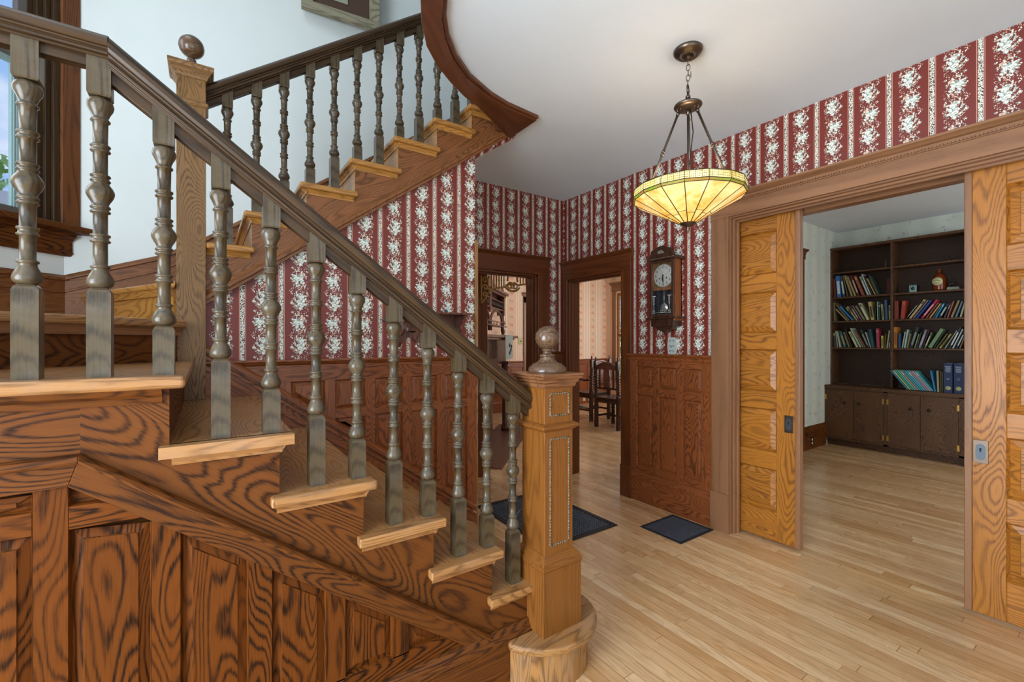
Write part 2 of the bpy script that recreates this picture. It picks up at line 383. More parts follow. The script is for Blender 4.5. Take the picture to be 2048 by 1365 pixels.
# hall ceiling with its curved edge at the stairwell
cR = [(.715, 1.15), (.722, 1.3), (.738, 1.44), (.762, 1.54), (.794, 1.629), (.843, 1.747), (.914, 1.858), (1.016, 1.971), (1.15, 2.073), (1.328, 2.153), (1.471, 2.19), (1.69, 2.21)]
cL = [(.64, 1.15), (.645, 1.32), (.658, 1.47), (.682, 1.59), (.716, 1.683), (.778, 1.817), (.862, 1.952), (.964, 2.058), (1.09, 2.153), (1.216, 2.231), (1.336, 2.283), (1.475, 2.32), (1.70, 2.42)]
ce = [(x, y, ZC) for x, y in cR] + [(1.69, 2.53, ZC), (1.78, 2.53, ZC), (1.78, 3.42, ZC), (3.06, 3.42, ZC), (3.06, -1.9, ZC), (-2.3, -1.9, ZC), (-2.3, 1.15, ZC)]
struct(MB().prism(ce, (0, 0, .26), Y_), 'ceiling', CEIL)
# wooden soffit band round the stairwell edge
m = MB(); n = len(cR)
L2 = [cL[int(round(i * (len(cL) - 1) / (n - 1)))] for i in range(n)]
L2 = cL[:n - 1] + [cL[-1]] if len(cL) != n else cL
strip = [(x, y, 2.735) for x, y in cR] + [(1.725, 2.212, 2.735), (1.725, 2.50, 2.735), (1.70, 2.50, 2.735)] + [(x, y, 2.735) for x, y in reversed(L2[:-1])]
m.prism(strip, (0, 0, .04), (.8, .6, 0))
edge = [(x, y, 2.744) for x, y in cR] + [(1.728, 2.212, 2.744), (1.728, 2.197, 2.744)] + [(x + .013, y - .015, 2.744) for x, y in reversed(cR)]
m.prism(edge, (0, 0, .022), (.8, .6, 0))
m.box(1.60, 1.76, 2.49, 2.53, 2.755, 2.80, X_)
struct(m, 'trim_1', oak('oak_soffit_band', '683b22', '432414', K=6, scale=3, ring=.4, rough=.3, coat=.3), .002)
# stairwell edge fascia above the band (white, upstairs floor edge)
m = MB()
for i in range(n - 1):
    m.prism([(*L2[i], 2.77), (*L2[i + 1], 2.77), (*L2[i + 1], 3.05), (*L2[i], 3.05)], (.012, -.012, 0), Z_)
struct(m, 'trim_2', WHITE)
# ---- right wall (plane X=3) with the narrow doorway and the pocket opening
def wallX(name, x0, x1, rects, mat, offu=0.0):
    m = MB()
    for (y0, y1, z0, z1) in rects:
        vs = [(x, y, z) for x in (x0, x1) for y in (y0, y1) for z in (z0, z1)]
        m.add(vs, [(0, 1, 3, 2), (4, 6, 7, 5), (0, 4, 5, 1), (2, 3, 7, 6), (0, 2, 6, 4), (1, 5, 7, 3)], Z_, (offu, 0))
    return struct(m, name, mat)
def wallY(name, y0, y1, rects, mat, offu=0.0):
    m = MB()
    for (x0, x1, z0, z1) in rects:
        vs = [(x, y, z) for x in (x0, x1) for y in (y0, y1) for z in (z0, z1)]
        m.add(vs, [(0, 1, 3, 2), (4, 6, 7, 5), (0, 4, 5, 1), (2, 3, 7, 6), (0, 2, 6, 4), (1, 5, 7, 3)], Z_, (offu, 0))
    return struct(m, name, mat)
D2 = (2.629, 3.325, 1.94)       # narrow doorway in the right wall
PO = (.02, 1.665, 2.20)         # pocket door opening
wallX('wall_right', 3.0, 3.06, [(3.325, 3.406, 0, ZC), (D2[0], D2[1], D2[2], ZC), (PO[1], D2[0], 0, ZC), (PO[0], PO[1], PO[2], ZC), (-1.9, PO[0], 0, ZC)], WP_RED, -.4534)
wallX('wall_pocket_back', 3.18, 3.24, [(PO[1], D2[0] - .08, 0, 2.83), (PO[0], PO[1], PO[2], 2.83), (-1.9, PO[0], 0, 2.83)], WP_PALE)
wallX('wall_right_doorway_back', 3.06, 3.13, [(3.325, 3.54, 0, ZC), (D2[0], D2[1], D2[2], ZC), (2.55, D2[0], 0, ZC)], WP_PINK)
D1 = (1.90, 2.658, 1.972)
wallY('wall_back', 3.406, 3.54, [(1.46, D1[0], 0, ZC), (D1[0], D1[1], D1[2], ZC), (D1[1], 3.0, 0, ZC)], WP_RED, -.06)
wallY('wall_back_dining_side', 3.54, 3.56, [(1.46, D1[0], 0, ZC), (D1[0], D1[1], D1[2], ZC), (D1[1], 3.13, 0, ZC)], WP_PINK, -.06)
# red papered wall under the upper flight, with a return at its corner
s_lo = lambda x: 1.56 + .722 * (x - .07)
m = MB(); pts = [(0.0, 2.53, 0), (1.46, 2.53, 0), (1.46, 2.53, 2.54), (1.80, 2.53, 2.775), (1.80, 2.53, 2.82), (0.0, 2.53, s_lo(0) + .07)]
m.prism(pts, (0, .03, 0), Z_, (-.1507, 0))
struct(m, 'wall_under_stairs', WP_RED)
struct(MB().box(1.43, 1.46, 2.56, 3.44, 0, 2.52), 'wall_stair_return', WP_RED)
m = MB(); m.prism([(1.43, 2.56, 2.52), (1.46, 2.56, 2.54), (1.80, 2.56, 2.775), (1.80, 2.56, 2.84), (1.40, 2.56, 2.56)], (0, .86, 0), X_)
struct(m, 'ceiling_stair_soffit', CEIL)
# far white wall, diagonal window wall, upstairs shell
KD = 4.079   # diagonal wall: Y = X + KD
wallY('wall_far', 3.436, 3.52, [(-.70, 1.40, 1.2, 5.5), (1.40, 4.2, 2.86, 5.5)], WHITE)
m = MB()
def dp(t, z, o=0.0):   # t = distance along the diagonal wall from the corner (towards the camera side), o = offset into the room
    x = -.643 - t * .70711 + o * .70711; return V((x, -.643 - t * .70711 + KD - o * .70711, z))
WN0, WN1, WZ0, WZ1 = .06, 1.50, 1.97, 3.70   # window opening
for t0, t1, z0, z1 in ((-.06, WN0, 0, 5.5), (WN1, 3.3, 0, 5.5), (WN0, WN1, 0, WZ0), (WN0, WN1, WZ1, 5.5)):
    m.prism([dp(t0, z0), dp(t1, z0), dp(t1, z1), dp(t0, z1)], (-.075, .075, 0), Z_, (0, 0))
struct(m, 'wall_diagonal', WHITE)
struct(MB().box(-3.2, -2.98, .9, 1.9, 0, 5.5), 'wall_left_upper', WHITE)
struct(MB().box(-2.4, -2.3, -1.9, 1.46, 0, ZC), 'wall_left', WHITE)
struct(MB().box(-3.1, 3.2, -2.0, -1.9, 0, ZC), 'wall_front', WHITE)
struct(MB().box(-3.2, 4.2, -.1, 3.5, 5.5, 5.6), 'ceiling_upstairs', CEIL)
struct(MB().box(-3.1, 4.2, -.15, -.05, 3.05, 5.5), 'wall_upstairs_front', WHITE)
struct(MB().box(4.1, 4.2, -.05, 3.5, 3.05, 5.5), 'wall_upstairs_right', WHITE)
struct(MB().box(-3.1, 4.1, -.1, 1.16, 3.03, 3.06), 'floor_upstairs', FLOOR)
# library shell
wallY('wall_library_left', 2.41, 2.55, [(3.24, 7.1, 0, 2.83)], WP_PALE)
wallX('wall_library_back', 7.03, 7.1, [(-1.9, 2.41, 0, 2.83)], WP_PALE)
struct(MB().box(3.24, 7.1, -1.9, 2.41, 2.80, 2.9), 'ceiling_library', CEIL)
struct(MB().box(3.2, 7.1, -2.0, -1.9, 0, 2.9), 'wall_library_front', WHITE)
# dining room shell
wallY('wall_dining_back', 6.92, 7.0, [(1.8, 7.45, 0, 2.8)], WP_PINK, -6.33)
wallX('wall_dining_window', 7.37, 7.5, [(6.64, 6.92, 0, 2.8), (2.55, 5.6, 0, 2.8), (5.6, 6.64, 0, .55), (5.6, 6.64, 2.38, 2.8)], WP_PINK, .02)
wallX('wall_dining_left', 1.8, 1.88, [(3.56, 6.92, 0, 2.8)], WP_PINK)
struct(MB().box(1.8, 7.5, 3.56, 7.0, 2.765, 2.86), 'ceiling_dining', CEIL)
struct(MB().box(3.13, 7.5, 2.55, 3.56, 2.765, 2.86), 'ceiling_dining_bay', CEIL)

# ================================================================== panelling helpers
def mapX(x, sgn=-1):   # wall on plane X: (a along Y, z) ; out = -X
    return (lambda a, z, o=0.0: V((x + sgn * o, a, z))), V((sgn, 0, 0)), Y_
def mapY(y, sgn=-1):
    return (lambda a, z, o=0.0: V((a, y + sgn * o, z))), V((0, sgn, 0)), X_
CAP = [(0, -.055), (.010, -.055), (.014, -.045), (.014, -.030), (.024, -.022), (.030, -.014), (.036, -.010), (.036, 0), (0, 0)]
BASECAP = [(0, -.02), (.026, -.02), (.026, -.004), (.020, .006), (.020, .016), (.010, .034), (.004, .05), (0, .05)]
def frame_panels(fr, pn, P, out, along, stiles, rails, panels, th=.016):
    """stiles: (a0,a1,z0,z1) vertical; rails: (a0,a1,z0,z1) horizontal; panels: (a0,a1,z0,z1)"""
    for lst, gg in ((stiles, Z_), (rails, along)):
        for a0, a1, z0, z1 in lst:
            fr.prism([P(a0, z0), P(a1, z0), P(a1, z1), P(a0, z1)], out * th, gg)
    for a0, a1, z0, z1 in panels:
        pn.panel([P(a0, z0, th), P(a1, z0, th), P(a1, z1, th), P(a0, z1, th)], out, Z_, rec=.013, bev=.018)
# ---- wainscot of the right wall between the doorway and the pocket opening
P, out, al = mapX(3.0)
fr, pn = MB(), MB()
ya, yb = 1.79, 2.53
sty = [(1.79, 1.872), (2.029, 2.082), (2.245, 2.30), (2.464, 2.53)]
frame_panels(fr, pn, P, out, al, [(a, b, .25, 1.19) for a, b in sty],
             [(a, b, z0, z1) for (_, a), (b, _) in zip(sty[:-1], sty[1:]) for z0, z1 in ((1.13, 1.19), (.893, .961), (.25, .308))],
             [(a, b, z0, z1) for (_, a), (b, _) in zip(sty[:-1], sty[1:]) for z0, z1 in ((.961, 1.13), (.308, .893))])
fr.mould(P(ya, 1.235), P(2.545, 1.235), [(o + .012 if o else 0, u) for o, u in CAP], out)
fr.prism([P(ya, 0), P(yb, 0), P(yb, .2), P(ya, .2)], out * .02, al)
fr.mould(P(ya, .21), P(yb, .21), BASECAP, out)
w = struct(fr, 'trim_3', OAK_WAI, .0015); po = pn.build('panel', OAK_WAI, w)
# ---- wainscot on the wall under the stairs
P, out, al = mapY(2.53)
fr, pn = MB(), MB()
sk = lambda x: 1.215 - .725 * (x - .157)     # top of the raking skirt board
fr.mould(P(0.0, 1.245), P(1.462, 1.245), CAP, out)
fr.prism([P(0.0, 1.13), P(1.46, 1.13), P(1.46, 1.20), P(0.0, 1.20)], out * .016, X_)
st = [(.31, .364), (.5277, .58), (.742, .797), (.96, 1.016), (1.18, 1.234), (1.395, 1.462)]
def clipsk(q):
    r = []
    for i in range(len(q)):
        p0, p1 = q[i - 1], q[i]; d0, d1 = p0[1] - sk(p0[0]), p1[1] - sk(p1[0])
        if (d0 < 0) != (d1 < 0): t = d0 / (d0 - d1); r.append((p0[0] + (p1[0] - p0[0]) * t, p0[1] + (p1[1] - p0[1]) * t))
        if d1 >= 0: r.append(p1)
    return r
q = clipsk([(0, .2), (1.46, .2), (1.46, 1.19), (0, 1.19)]); fr.prism([P(x, z) for x, z in q], out * .001, Z_)
for a, b in st:
    q = clipsk([(a, .2), (b, .2), (b, 1.14), (a, 1.14)])
    if len(q) > 2: fr.prism([P(x, z) for x, z in q], out * .015, Z_)
for (_, a), (b, _) in zip(st[:-1], st[1:]):
    q = clipsk([(a, .921), (b, .921), (b, .970), (a, .970)])
    if len(q) > 2: fr.prism([P(x, z) for x, z in q], out * .015, X_)
    for z0, z1 in ((.970, 1.13), (.2, .921)):
        q = clipsk([(a, z0), (b, z0), (b, z1), (a, z1)])
        if len(q) > 2: pn.panel([P(x, z, .015) for x, z in q], out, Z_, bev=.014)
# raking skirt with mouldings
fr.prism([P(0, sk(0) + .0), P(1.462, sk(1.462)), P(1.462, sk(1.462) - .27), P(0, sk(0) - .34)], out * .018, (1, 0, -.725))
RK = V((1, 0, -.725)).normalized(); RU = V((.725, 0, 1)).normalized()
for dz, prof in ((0, [(0, -.03), (.034, -.03), (.034, -.014), (.026, -.004), (.018, 0), (0, 0)]), (-.05, [(0, -.018), (.028, -.018), (.028, -.004), (.022, 0), (0, 0)]), (-.10, [(0, -.02), (.026, -.02), (.026, 0), (0, 0)])):
    fr.mould(P(0.0, sk(0) + dz), P(1.462, sk(1.462) + dz), prof, out, RU)
w = struct(fr, 'trim_4', OAK_WAI, .0015); pn.build('panel', OAK_WAI, w)
# bit of wainscot between the two doorways in the back corner
P, out, al = mapY(3.406); fr = MB()
fr.mould(P(2.80, 1.235), P(2.99, 1.235), CAP, out); fr.prism([P(2.80, 0), P(2.99, 0), P(2.99, 1.19), P(2.80, 1.19)], out * .012, Z_)
struct(fr, 'trim_5', OAK_DARK, .0015)
# ---- door casings
HEADCAP = [(0, -.06), (.022, -.06), (.026, -.05), (.026, -.035), (.036, -.03), (.050, -.018), (.058, -.012), (.058, 0), (0, 0)]
def casing(name, P, out, al, a0, a1, zh, depth, w0, w1, wall_th, mat, head=.15, plinth=.27, e0=.0, e1=.0):
    m = MB()
    for s0, s1 in ((a0 - w0, a0), (a1, a1 + w1)):
        if s1 - s0 < .002: continue
        m.prism([P(s0, plinth), P(s1, plinth), P(s1, zh), P(s0, zh)], out * .022, Z_)
        m.prism([P(s0 - .004, 0), P(s1 + .004, 0), P(s1 + .004, plinth), P(s0 - .004, plinth)], out * .03, Z_)
    A0, A1 = a0 - w0 - e0, a1 + w1 + e1
    m.prism([P(A0, zh), P(A1, zh), P(A1, zh + head), P(A0, zh + head)], out * .026, al)
    m.mould(P(A0 - .02, zh + head + .05), P(A1 + .02, zh + head + .05), HEADCAP, out)
    # jambs lining the opening + stop beads
    t = .018
    for a, sg in ((a0, 1), (a1, -1)):
        m.prism([P(a, 0, .004), P(a + sg * t, 0, .004), P(a + sg * t, zh, .004), P(a, zh, .004)], -out * (wall_th + .01), Z_)
        m.prism([P(a + sg * t, 0, -.03), P(a + sg * (t + .012), 0, -.03), P(a + sg * (t + .012), zh, -.03), P(a + sg * t, zh, -.03)], -out * .035, Z_)
    m.prism([P(a0, zh, .004), P(a1, zh, .004), P(a1, zh - t, .004), P(a0, zh - t, .004)], -out * (wall_th + .01), al)
    m.prism([P(a0, zh - t, -.03), P(a1, zh - t, -.03), P(a1, zh - t - .012, -.03), P(a0, zh - t - .012, -.03)], -out * .035, al)
    return struct(m, name, mat, .0015)
P, out, al = mapY(3.406)
casing('door_1', P, out, al, 1.90, 2.658, 1.985, 0, .10, .125, .15, OAK_DARK, head=.125)
P, out, al = mapX(3.0)
casing('door_2', P, out, al, 2.629, 3.33, 1.95, 0, .11, .065, .13, OAK_DARK, head=.13)
# lighter edge board on the corner of the papered wall by the back doorway
struct(MB().box(1.455, 1.475, 2.515, 2.57, 0, 2.0), 'trim_6', OAK_WORN, .002)
# dark board seen beyond the corner, inside the back doorway
struct(MB().box(2.14, 2.306, 3.75, 3.86, 0, 2.765, Z_), 'trim_7', OAK_DARK, .002)
# ---- pocket opening casing with beaded header
P, out, al = mapX(3.0); m = MB()
a0, a1, zh = PO[0], PO[1], PO[2]
m.prism([P(a1, .27), P(1.79, .27), P(1.79, zh), P(a1, zh)], out * .022, Z_)
m.prism([P(a1 - .004, 0), P(1.797, 0), P(1.797, .27), P(a1 - .004, .27)], out * .03, Z_)
m.prism([P(a0 - .13, 0), P(a0, 0), P(a0, zh), P(a0 - .13, zh)], out * .022, Z_)
m.prism([P(-.12, zh), P(1.795, zh), P(1.795, 2.315), P(-.12, 2.315)], out * .024, al)
m.mould(P(-.14, 2.355), P(1.81, 2.355), HEADCAP, out)
m.prism([P(-.12, 2.292), P(1.80, 2.292), P(1.80, 2.298), P(-.12, 2.298)], out * .034, al)
# stepped reveal mouldings
for k, (d, dep0, dep1) in enumerate(((.010, .0, .03), (.022, -.03, .028), (.034, -.058, .02))):
    m.prism([P(a1, 0, dep0 + .01), P(a1 - d, 0, dep0 + .01), P(a1 - d, zh - d, dep0 + .01), P(a1, zh, dep0 + .01)], -out * dep1, Z_)
    m.prism([P(a0, 0, dep0 + .01), P(a0 + d, 0, dep0 + .01), P(a0 + d, zh - d, dep0 + .01), P(a0, zh, dep0 + .01)], -out * dep1, Z_)
    m.prism([P(a0, zh, dep0 + .01), P(a1, zh, dep0 + .01), P(a1 - d, zh - d, dep0 + .01), P(a0 + d, zh - d, dep0 + .01)], -out * dep1, al)
for x0, x1 in ((3.17, 3.25),):
    m.box(x0, x1, a1 - .02, a1 + .06, 0, zh + .02, Z_); m.box(x0, x1, a0, a1, zh - .035, zh + .02, Y_); m.box(x0, x1, a0 - .06, a0 + .02, 0, zh + .02, Z_)
d3 = struct(m, 'door_3', OAK_CAS, .0015)
m = MB(); k = 0; y = -.10
while y < 1.79:
    m.box(2.962, 2.976, y, y + .007, 2.298, 2.307); y += .0135
m.build('bead_row', OAK_CAS, d3)
# ---- pocket doors
def pocket_door(name, lead, back, sg, pull_y):
    """lead: leading edge Y, back: trailing edge; sg=+1 when the door body extends towards +Y"""
    m = MB(); xf = 3.1; th = .04; z0, z1 = .014, 2.19
    a = lead; e = a + sg * .028; s1 = a + sg * .142
    L = empty(name, (xf, (lead + back) / 2, 0)); L['kind'] = 'structure'
    m.box(xf, xf + th, min(e, s1), max(e, s1), z0, z1, Z_)
    b1 = back - sg * .11
    m.box(xf, xf + th, min(b1, back), max(b1, back), z0, z1, Z_)
    zr = [(z0, .205), (.483, .600), (.883, 1.0), (1.284, 1.395), (1.673, 1.793), (2.078, z1)]
    for q0, q1 in zr: m.box(xf, xf + th, min(s1, b1), max(s1, b1), q0, q1, Y_)
    m.build('door_frame', OAK_GOLD, L, .002)
    for (a_, q0), (q1, b_) in zip(zr[:-1], zr[1:]):
        p = MB(); p.panel([(xf, s1, q0), (xf, b1, q0), (xf, b1, q1), (xf, s1, q1)], (-1, 0, 0), Y_, rec=.018, bev=.032, raise_=.012, lip=.01)
        p.box(xf + .02, xf + .03, min(s1, b1), max(s1, b1), q0, q1, Y_)
        p.build('door_panel', OAK_GOLD, L)
    p = MB(); p.box(xf - .006, xf + th + .006, min(a, e), max(a, e), z0, z1, Z_); p.build('edge_moulding', OAK_CAS, L, .004, 2)
    h = MB(); y0, y1, q0, q1 = pull_y - .026, pull_y + .026, .745, .857
    h.box(xf - .003, xf + .002, y0, y1, q0, q1)
    hp = h.build('flush_pull', BRONZE, L, .001)
    cup = MB(); pts = []
    for i in range(24):
        t = 2 * PI * i / 24; pts.append((xf - .0035, pull_y + math.copysign(abs(math.cos(t)) ** .6, math.cos(t)) * .017, .800 + math.copysign(abs(math.sin(t)) ** .7, math.sin(t)) * .038))
    cup.prism(pts, (-.002, 0, 0), Z_); cup.build('pull_cup', GREYMET, hp)
    k = MB(); k.lathe([(.0045, 0), (.0045, .002)], (xf - .0065, pull_y, .815), 12, (-1, 0, 0)); k.prism([(xf - .0065, pull_y - .002, .815), (xf - .0065, pull_y + .002, .815), (xf - .0065, pull_y + .003, .800), (xf - .0065, pull_y - .003, .800)], (-.002, 0, 0), Z_)
    k.build('keyhole', plain('keyhole_black', '0a0a0a', .6), hp)
    return L
pocket_door('door_4', 1.264, 2.16, 1, 1.330)
pocket_door('door_5', .526, -.30, -1, .469)

# ================================================================== STAIRCASE
R0, RZ = .0, .1785
stair = empty('staircase', (.6, 1.9, 0), 'oak L-shaped staircase with turned balusters, panelled side and round-topped newel posts', 'staircase')
ZL = {1: .1785, 2: .357, 3: .5355, 4: .714, 5: .8925, 6: 1.071, 7: 1.251}
XN = {6: .214, 5: .4565, 4: .702, 3: .946, 2: 1.19, 1: 1.43, 7: -.041}
YN, YS, YW = 1.413, 1.45, 2.512
def tread(k, x1, x0, z, yn, y1, mat, ret):
    m = MB(); th = .03
    m.box(x0, x1, yn, y1, z - th, z, Y_)
    o = m.build('tread', mat, stair, .011, 3)
    c = MB()
    cv = [(0, -.022), (.004, -.022), (.008, -.016), (.012, -.008), (.018, 0), (0, 0)]
    return o
COVE = [(0, -.024), (.005, -.024), (.008, -.016), (.014, -.008), (.020, 0), (0, 0)]
for k in range(2, 7):
    z = ZL[k]; x1 = XN[k]; xr = XN[k + 1] - .035      # riser plane of the next step
    m = MB(); m.box(xr - .02, x1, YS - .002, YW, z - .03, z, Y_)
    # tread with returned nosing strip that runs past the next riser
    m.box(xr - .02 - .0, x1, YN, YS + .01, z - .03, z, X_)
    m.box(x1 - .302, xr - .01, YN, YS - .001, z - .03, z, X_)
    m.build('tread', OAK_TREAD, stair, .010, 3)
    c = MB(); c.mould((x1 - .285, YS, z - .03), (x1 - .03, YS, z - .03), COVE, (0, -1, 0)); c.mould((x1 - .035, YS - .012, z - .03), (x1 - .035, YW, z - .03), COVE, X_)
    c.build('cove_moulding', OAK_TREAD, stair)
    r = MB(); r.box(x1 - .052, x1 - .036, YS + .018, YW, z - RZ, z - .03, Y_); r.build('riser', OAK_STR, stair)
r = MB(); r.box(XN[7] - .052, XN[7] - .036, YS + .018, YW - .02, ZL[6], ZL[7] - .03, Y_); r.build('riser', OAK_STR, stair)
# bullnose first step
cx_, cy_, rr_ = 1.18, 1.50, .247
def arc(r, a0, a1, n=20): return [(cx_ + r * math.cos(a0 + (a1 - a0) * i / n), cy_ + r * math.sin(a0 + (a1 - a0) * i / n)) for i in range(n + 1)]
pts = [(x, y, .1485) for x, y in arc(rr_, math.radians(205), math.radians(360))] + [(1.427, 2.51, .1485), (1.15, 2.51, .1485), (1.15, 1.42, .1485), (.965, 1.42, .1485)]
MB().prism(pts, (0, 0, .03), (1, .3, 0)).build('tread', OAK_WORN, stair, .010, 3)
pts = [(x, y, 0) for x, y in arc(rr_ - .035, math.radians(200), math.radians(360))] + [(1.39, 2.51, 0), (1.36, 2.51, 0), (1.36, 1.5, 0), (1.0, 1.45, 0)]
MB().prism(pts, (0, 0, .15), Z_).build('riser', OAK_WORN, stair)
m = MB(); pp = arc(rr_ - .027, math.radians(195), math.radians(360), 24)
# landing (first winder platform) and the winders
fl = -2.65
m = MB(); m.prism([(fl, YN, 1.218), (-.041, YN, 1.218), (-.041, 2.505, 1.218), (-.18, 2.505, 1.218), (-1.20, 1.48, 1.218), (-2.62, 1.48, 1.218)], (0, 0, .033), X_)
m.build('tread', OAK_TREAD, stair, .010, 3)
m = MB(); m.prism([(-.075, 2.44, 1.396), (-2.55, -.035 + .04, 1.396), (-2.6, 1.45, 1.396), (-.66, 3.40, 1.396), (-.12, 2.50, 1.396)], (0, 0, .034), (1, 1, 0)) if False else m.prism([(-.066, 2.425, 1.398), (-.99, 1.50, 1.398), (-2.56, 1.50, 1.398), (-.66, 3.40, 1.398), (-.13, 3.40, 1.398), (-.13, 2.50, 1.398)], (0, 0, .034), (1, 1, 0))
m.build('tread', OAK_TREAD, stair, .010, 3)
c = MB(); c.mould((-.09, 2.435, 1.398), (-.99, 1.535, 1.398), [(-.006, -.034), (.002, -.034), (.006, -.02), (.014, -.008), (.022, 0), (-.006, 0)], V((1, -1, 0)).normalized() * 1.0)
c.build('cove_moulding', OAK_CAS, stair)
r = MB(); r.prism([(-.10, 2.445, 1.25), (-1.02, 1.525, 1.25), (-1.02, 1.525, 1.398), (-.10, 2.445, 1.398)], (-.014, .014, 0), (1, 1, 0)); r.build('riser', OAK_STR, stair)
m = MB(); m.prism([(-.108, 2.45, 1.578), (-.578, 3.425, 1.578), (-.10, 3.425, 1.578)], (0, 0, .03), (-.45, 1, 0)); m.build('tread', OAK_GOLDT, stair, .009, 3)
r = MB(); r.prism([(-.118, 2.53, 1.43), (-.545, 3.425, 1.43), (-.545, 3.425, 1.58), (-.118, 2.53, 1.58)], (.014, .006, 0), (-.45, 1, 0)); r.mould((-.118, 2.53, 1.578), (-.548, 3.425, 1.578), [(0, -.03), (.012, -.03), (.016, -.012), (.022, 0), (0, 0)], V((-.9, -.43, 0)))
r.build('riser', OAK_GOLDT, stair)
# upper flight
ZU = {10: 1.797, 11: 1.970, 12: 2.160, 13: 2.340, 14: 2.526, 15: 2.703, 16: 2.862, 17: 3.035}
XU = {k: .153 + .2468 * (k - 11) for k in range(10, 18)}
YUN, YUS = 2.47, 2.508
for k in range(10, 18):
    z = ZU[k]; x0 = XU[k]; x1 = x0 + .247
    m = MB(); m.box(x0, x1 + .02, YUS + .0, 3.43, z - .03, z, Y_); m.box(max(x0, .004), x0 + .293, YUN, YUS + .006, z - .03, z, X_)
    m.build('tread', OAK_GOLDT, stair, .010, 3)
    c = MB(); c.mould((max(x0 + .03, .006), YUS, z - .03), (x0 + .275, YUS, z - .03), COVE, (0, -1, 0)); c.mould((x0 + .035, YUS - .012, z - .03), (x0 + .035, 3.43, z - .03), COVE, -X_)
    c.build('cove_moulding', OAK_GOLDT, stair)
    zp = ZU[k - 1] if k > 10 else 1.608
    r = MB(); r.box(x0 + .035, x0 + .055, YUS + .001, 3.43, zp, z - .03, Y_); r.build('riser', OAK_GOLDT, stair)
# lower stringer (saw-tooth) with kink and level part
bt = lambda x: 1.063 - .748 * (x + .244) if x < .379 else .597 - .77 * (x - .379)
m = MB()
pts = [(-.244, YS, bt(-.244) - .02)]
pts += [(.379, YS, bt(.379) - .02), (.90, YS, .18), (1.10, YS, .16), (1.10, YS, ZL[2] - .03)]
for k in range(2, 7):
    xr = XN[k + 1] - .035
    pts += [(xr + .0, YS, ZL[k] - .03), (xr, YS, ZL[k + 1] - .03)]
pts += [(-.244, YS, ZL[7] - .033)]
m.prism(pts, (0, .02, 0), (1, 0, -.745)).build('stringer', OAK_STR, stair)
m = MB(); m.prism([(-.244, YS, 1.04), (-.244, YS, 1.218), (fl, YS, 1.218), (fl, YS, .98)], (0, .02, 0), X_)
m.mould((-.09, YS, 1.219), (fl, YS, 1.219), [(0, -.038), (.006, -.038), (.010, -.022), (.02, -.014), (.026, 0), (0, 0)], (0, -1, 0))
m.build('stringer', OAK_STR, stair)
# raking band with small top moulding, level band on the left
bm_ = [(0, -.012), (.022, -.012), (.026, -.004), (.020, .006), (.010, .010), (0, .010)]
m = MB()
lo = [(-.263, .999), (.154, .684), (.726, .262)]
up = [(-.244, 1.063), (.379, .597), (.90, .205)]
m.prism([(x, YS + .004, z) for x, z in [up[0], up[1], up[2], (.80, .205), lo[2], lo[1], lo[0]]], (0, -.016, 0), (1, 0, -.75))
for a, b in ((up[0], up[1]), (up[1], up[2])): m.mould((a[0], YS, a[1]), (b[0], YS, b[1]), bm_, (0, -1, 0))
m.build('raking_band', OAK_STR, stair, .0015)
m = MB(); m.prism([(-.244, YS + .004, 1.063), (-.263, YS + .004, .999), (fl, YS + .004, .94), (fl, YS + .004, 1.0)], (0, -.016, 0), X_)
m.mould((-.244, YS, 1.063), (fl, YS, 1.0), bm_, (0, -1, 0)); m.build('level_band', OAK_STR, stair, .0015)
# side panelling below the band
YP = YS + .012
bl = lambda x: lo[0][1] + (lo[1][1] - lo[0][1]) * (x - lo[0][0]) / (lo[1][0] - lo[0][0]) if x < lo[1][0] else lo[1][1] + (lo[2][1] - lo[1][1]) * (x - lo[1][0]) / (lo[2][0] - lo[1][0])
stl = [(-.5325, -.473), (-.3225, -.263), (-.112, -.0517), (.1008, .1607), (.307, .366), (.517, .577)]
m = MB()
def pl_(x, z): return V((x, YP, z))
for i, (a, b) in enumerate(stl):
    za, zb = (1.0, 1.0) if b <= -.26 else (bl(a) + .02, bl(b) + .02)
    m.prism([pl_(a, .27), pl_(b, .27), pl_(b, zb), pl_(a, za)], (0, -.014, 0), Z_)
m.prism([pl_(fl, .205), pl_(.80, .205), pl_(.70, .277), pl_(fl, .277)], (0, -.014, 0), X_)
m.prism([pl_(-.473, .895), pl_(-.3225, .895), pl_(-.3225, .95), pl_(-.473, .95)], (0, -.014, 0), X_)
m.prism([pl_(-.263, .895), pl_(-.112, .895), pl_(-.186, .95), pl_(-.263, .95)], (0, -.014, 0), X_)
m.build('panel_frame', OAK_PAN, stair, .0015)
def sp(q, g=Z_):
    p = MB(); p.panel([(x, YP - .014, z) for x, z in q], (0, -1, 0), g, rec=.014, bev=.02, raise_=.010, lip=.004); p.build('side_panel', OAK_PAN, stair)
sp([(-.473, .277), (-.3225, .277), (-.3225, .895), (-.473, .895)]); sp([(-.473, .95), (-.3225, .95), (-.3225, .99), (-.473, .99)], X_)
sp([(-.263, .277), (-.112, .277), (-.112, .880), (-.263, .895)])
sp([(-.263, .95), (-.20, .95), (-.263, .995)], X_)
for (_, a), (b, _) in zip(stl[2:-1], stl[3:]): sp([(a, .277), (b, .277), (b, bl(b)), (a, bl(a))])
sp([(.577, .277), (.70, .277), (.577, bl(.577))])
m = MB(); m.box(-2.2, -.5325, YP + .0, YP + .02, 0, 1.0, Z_); m.build('side_panel', OAK_PAN, stair)
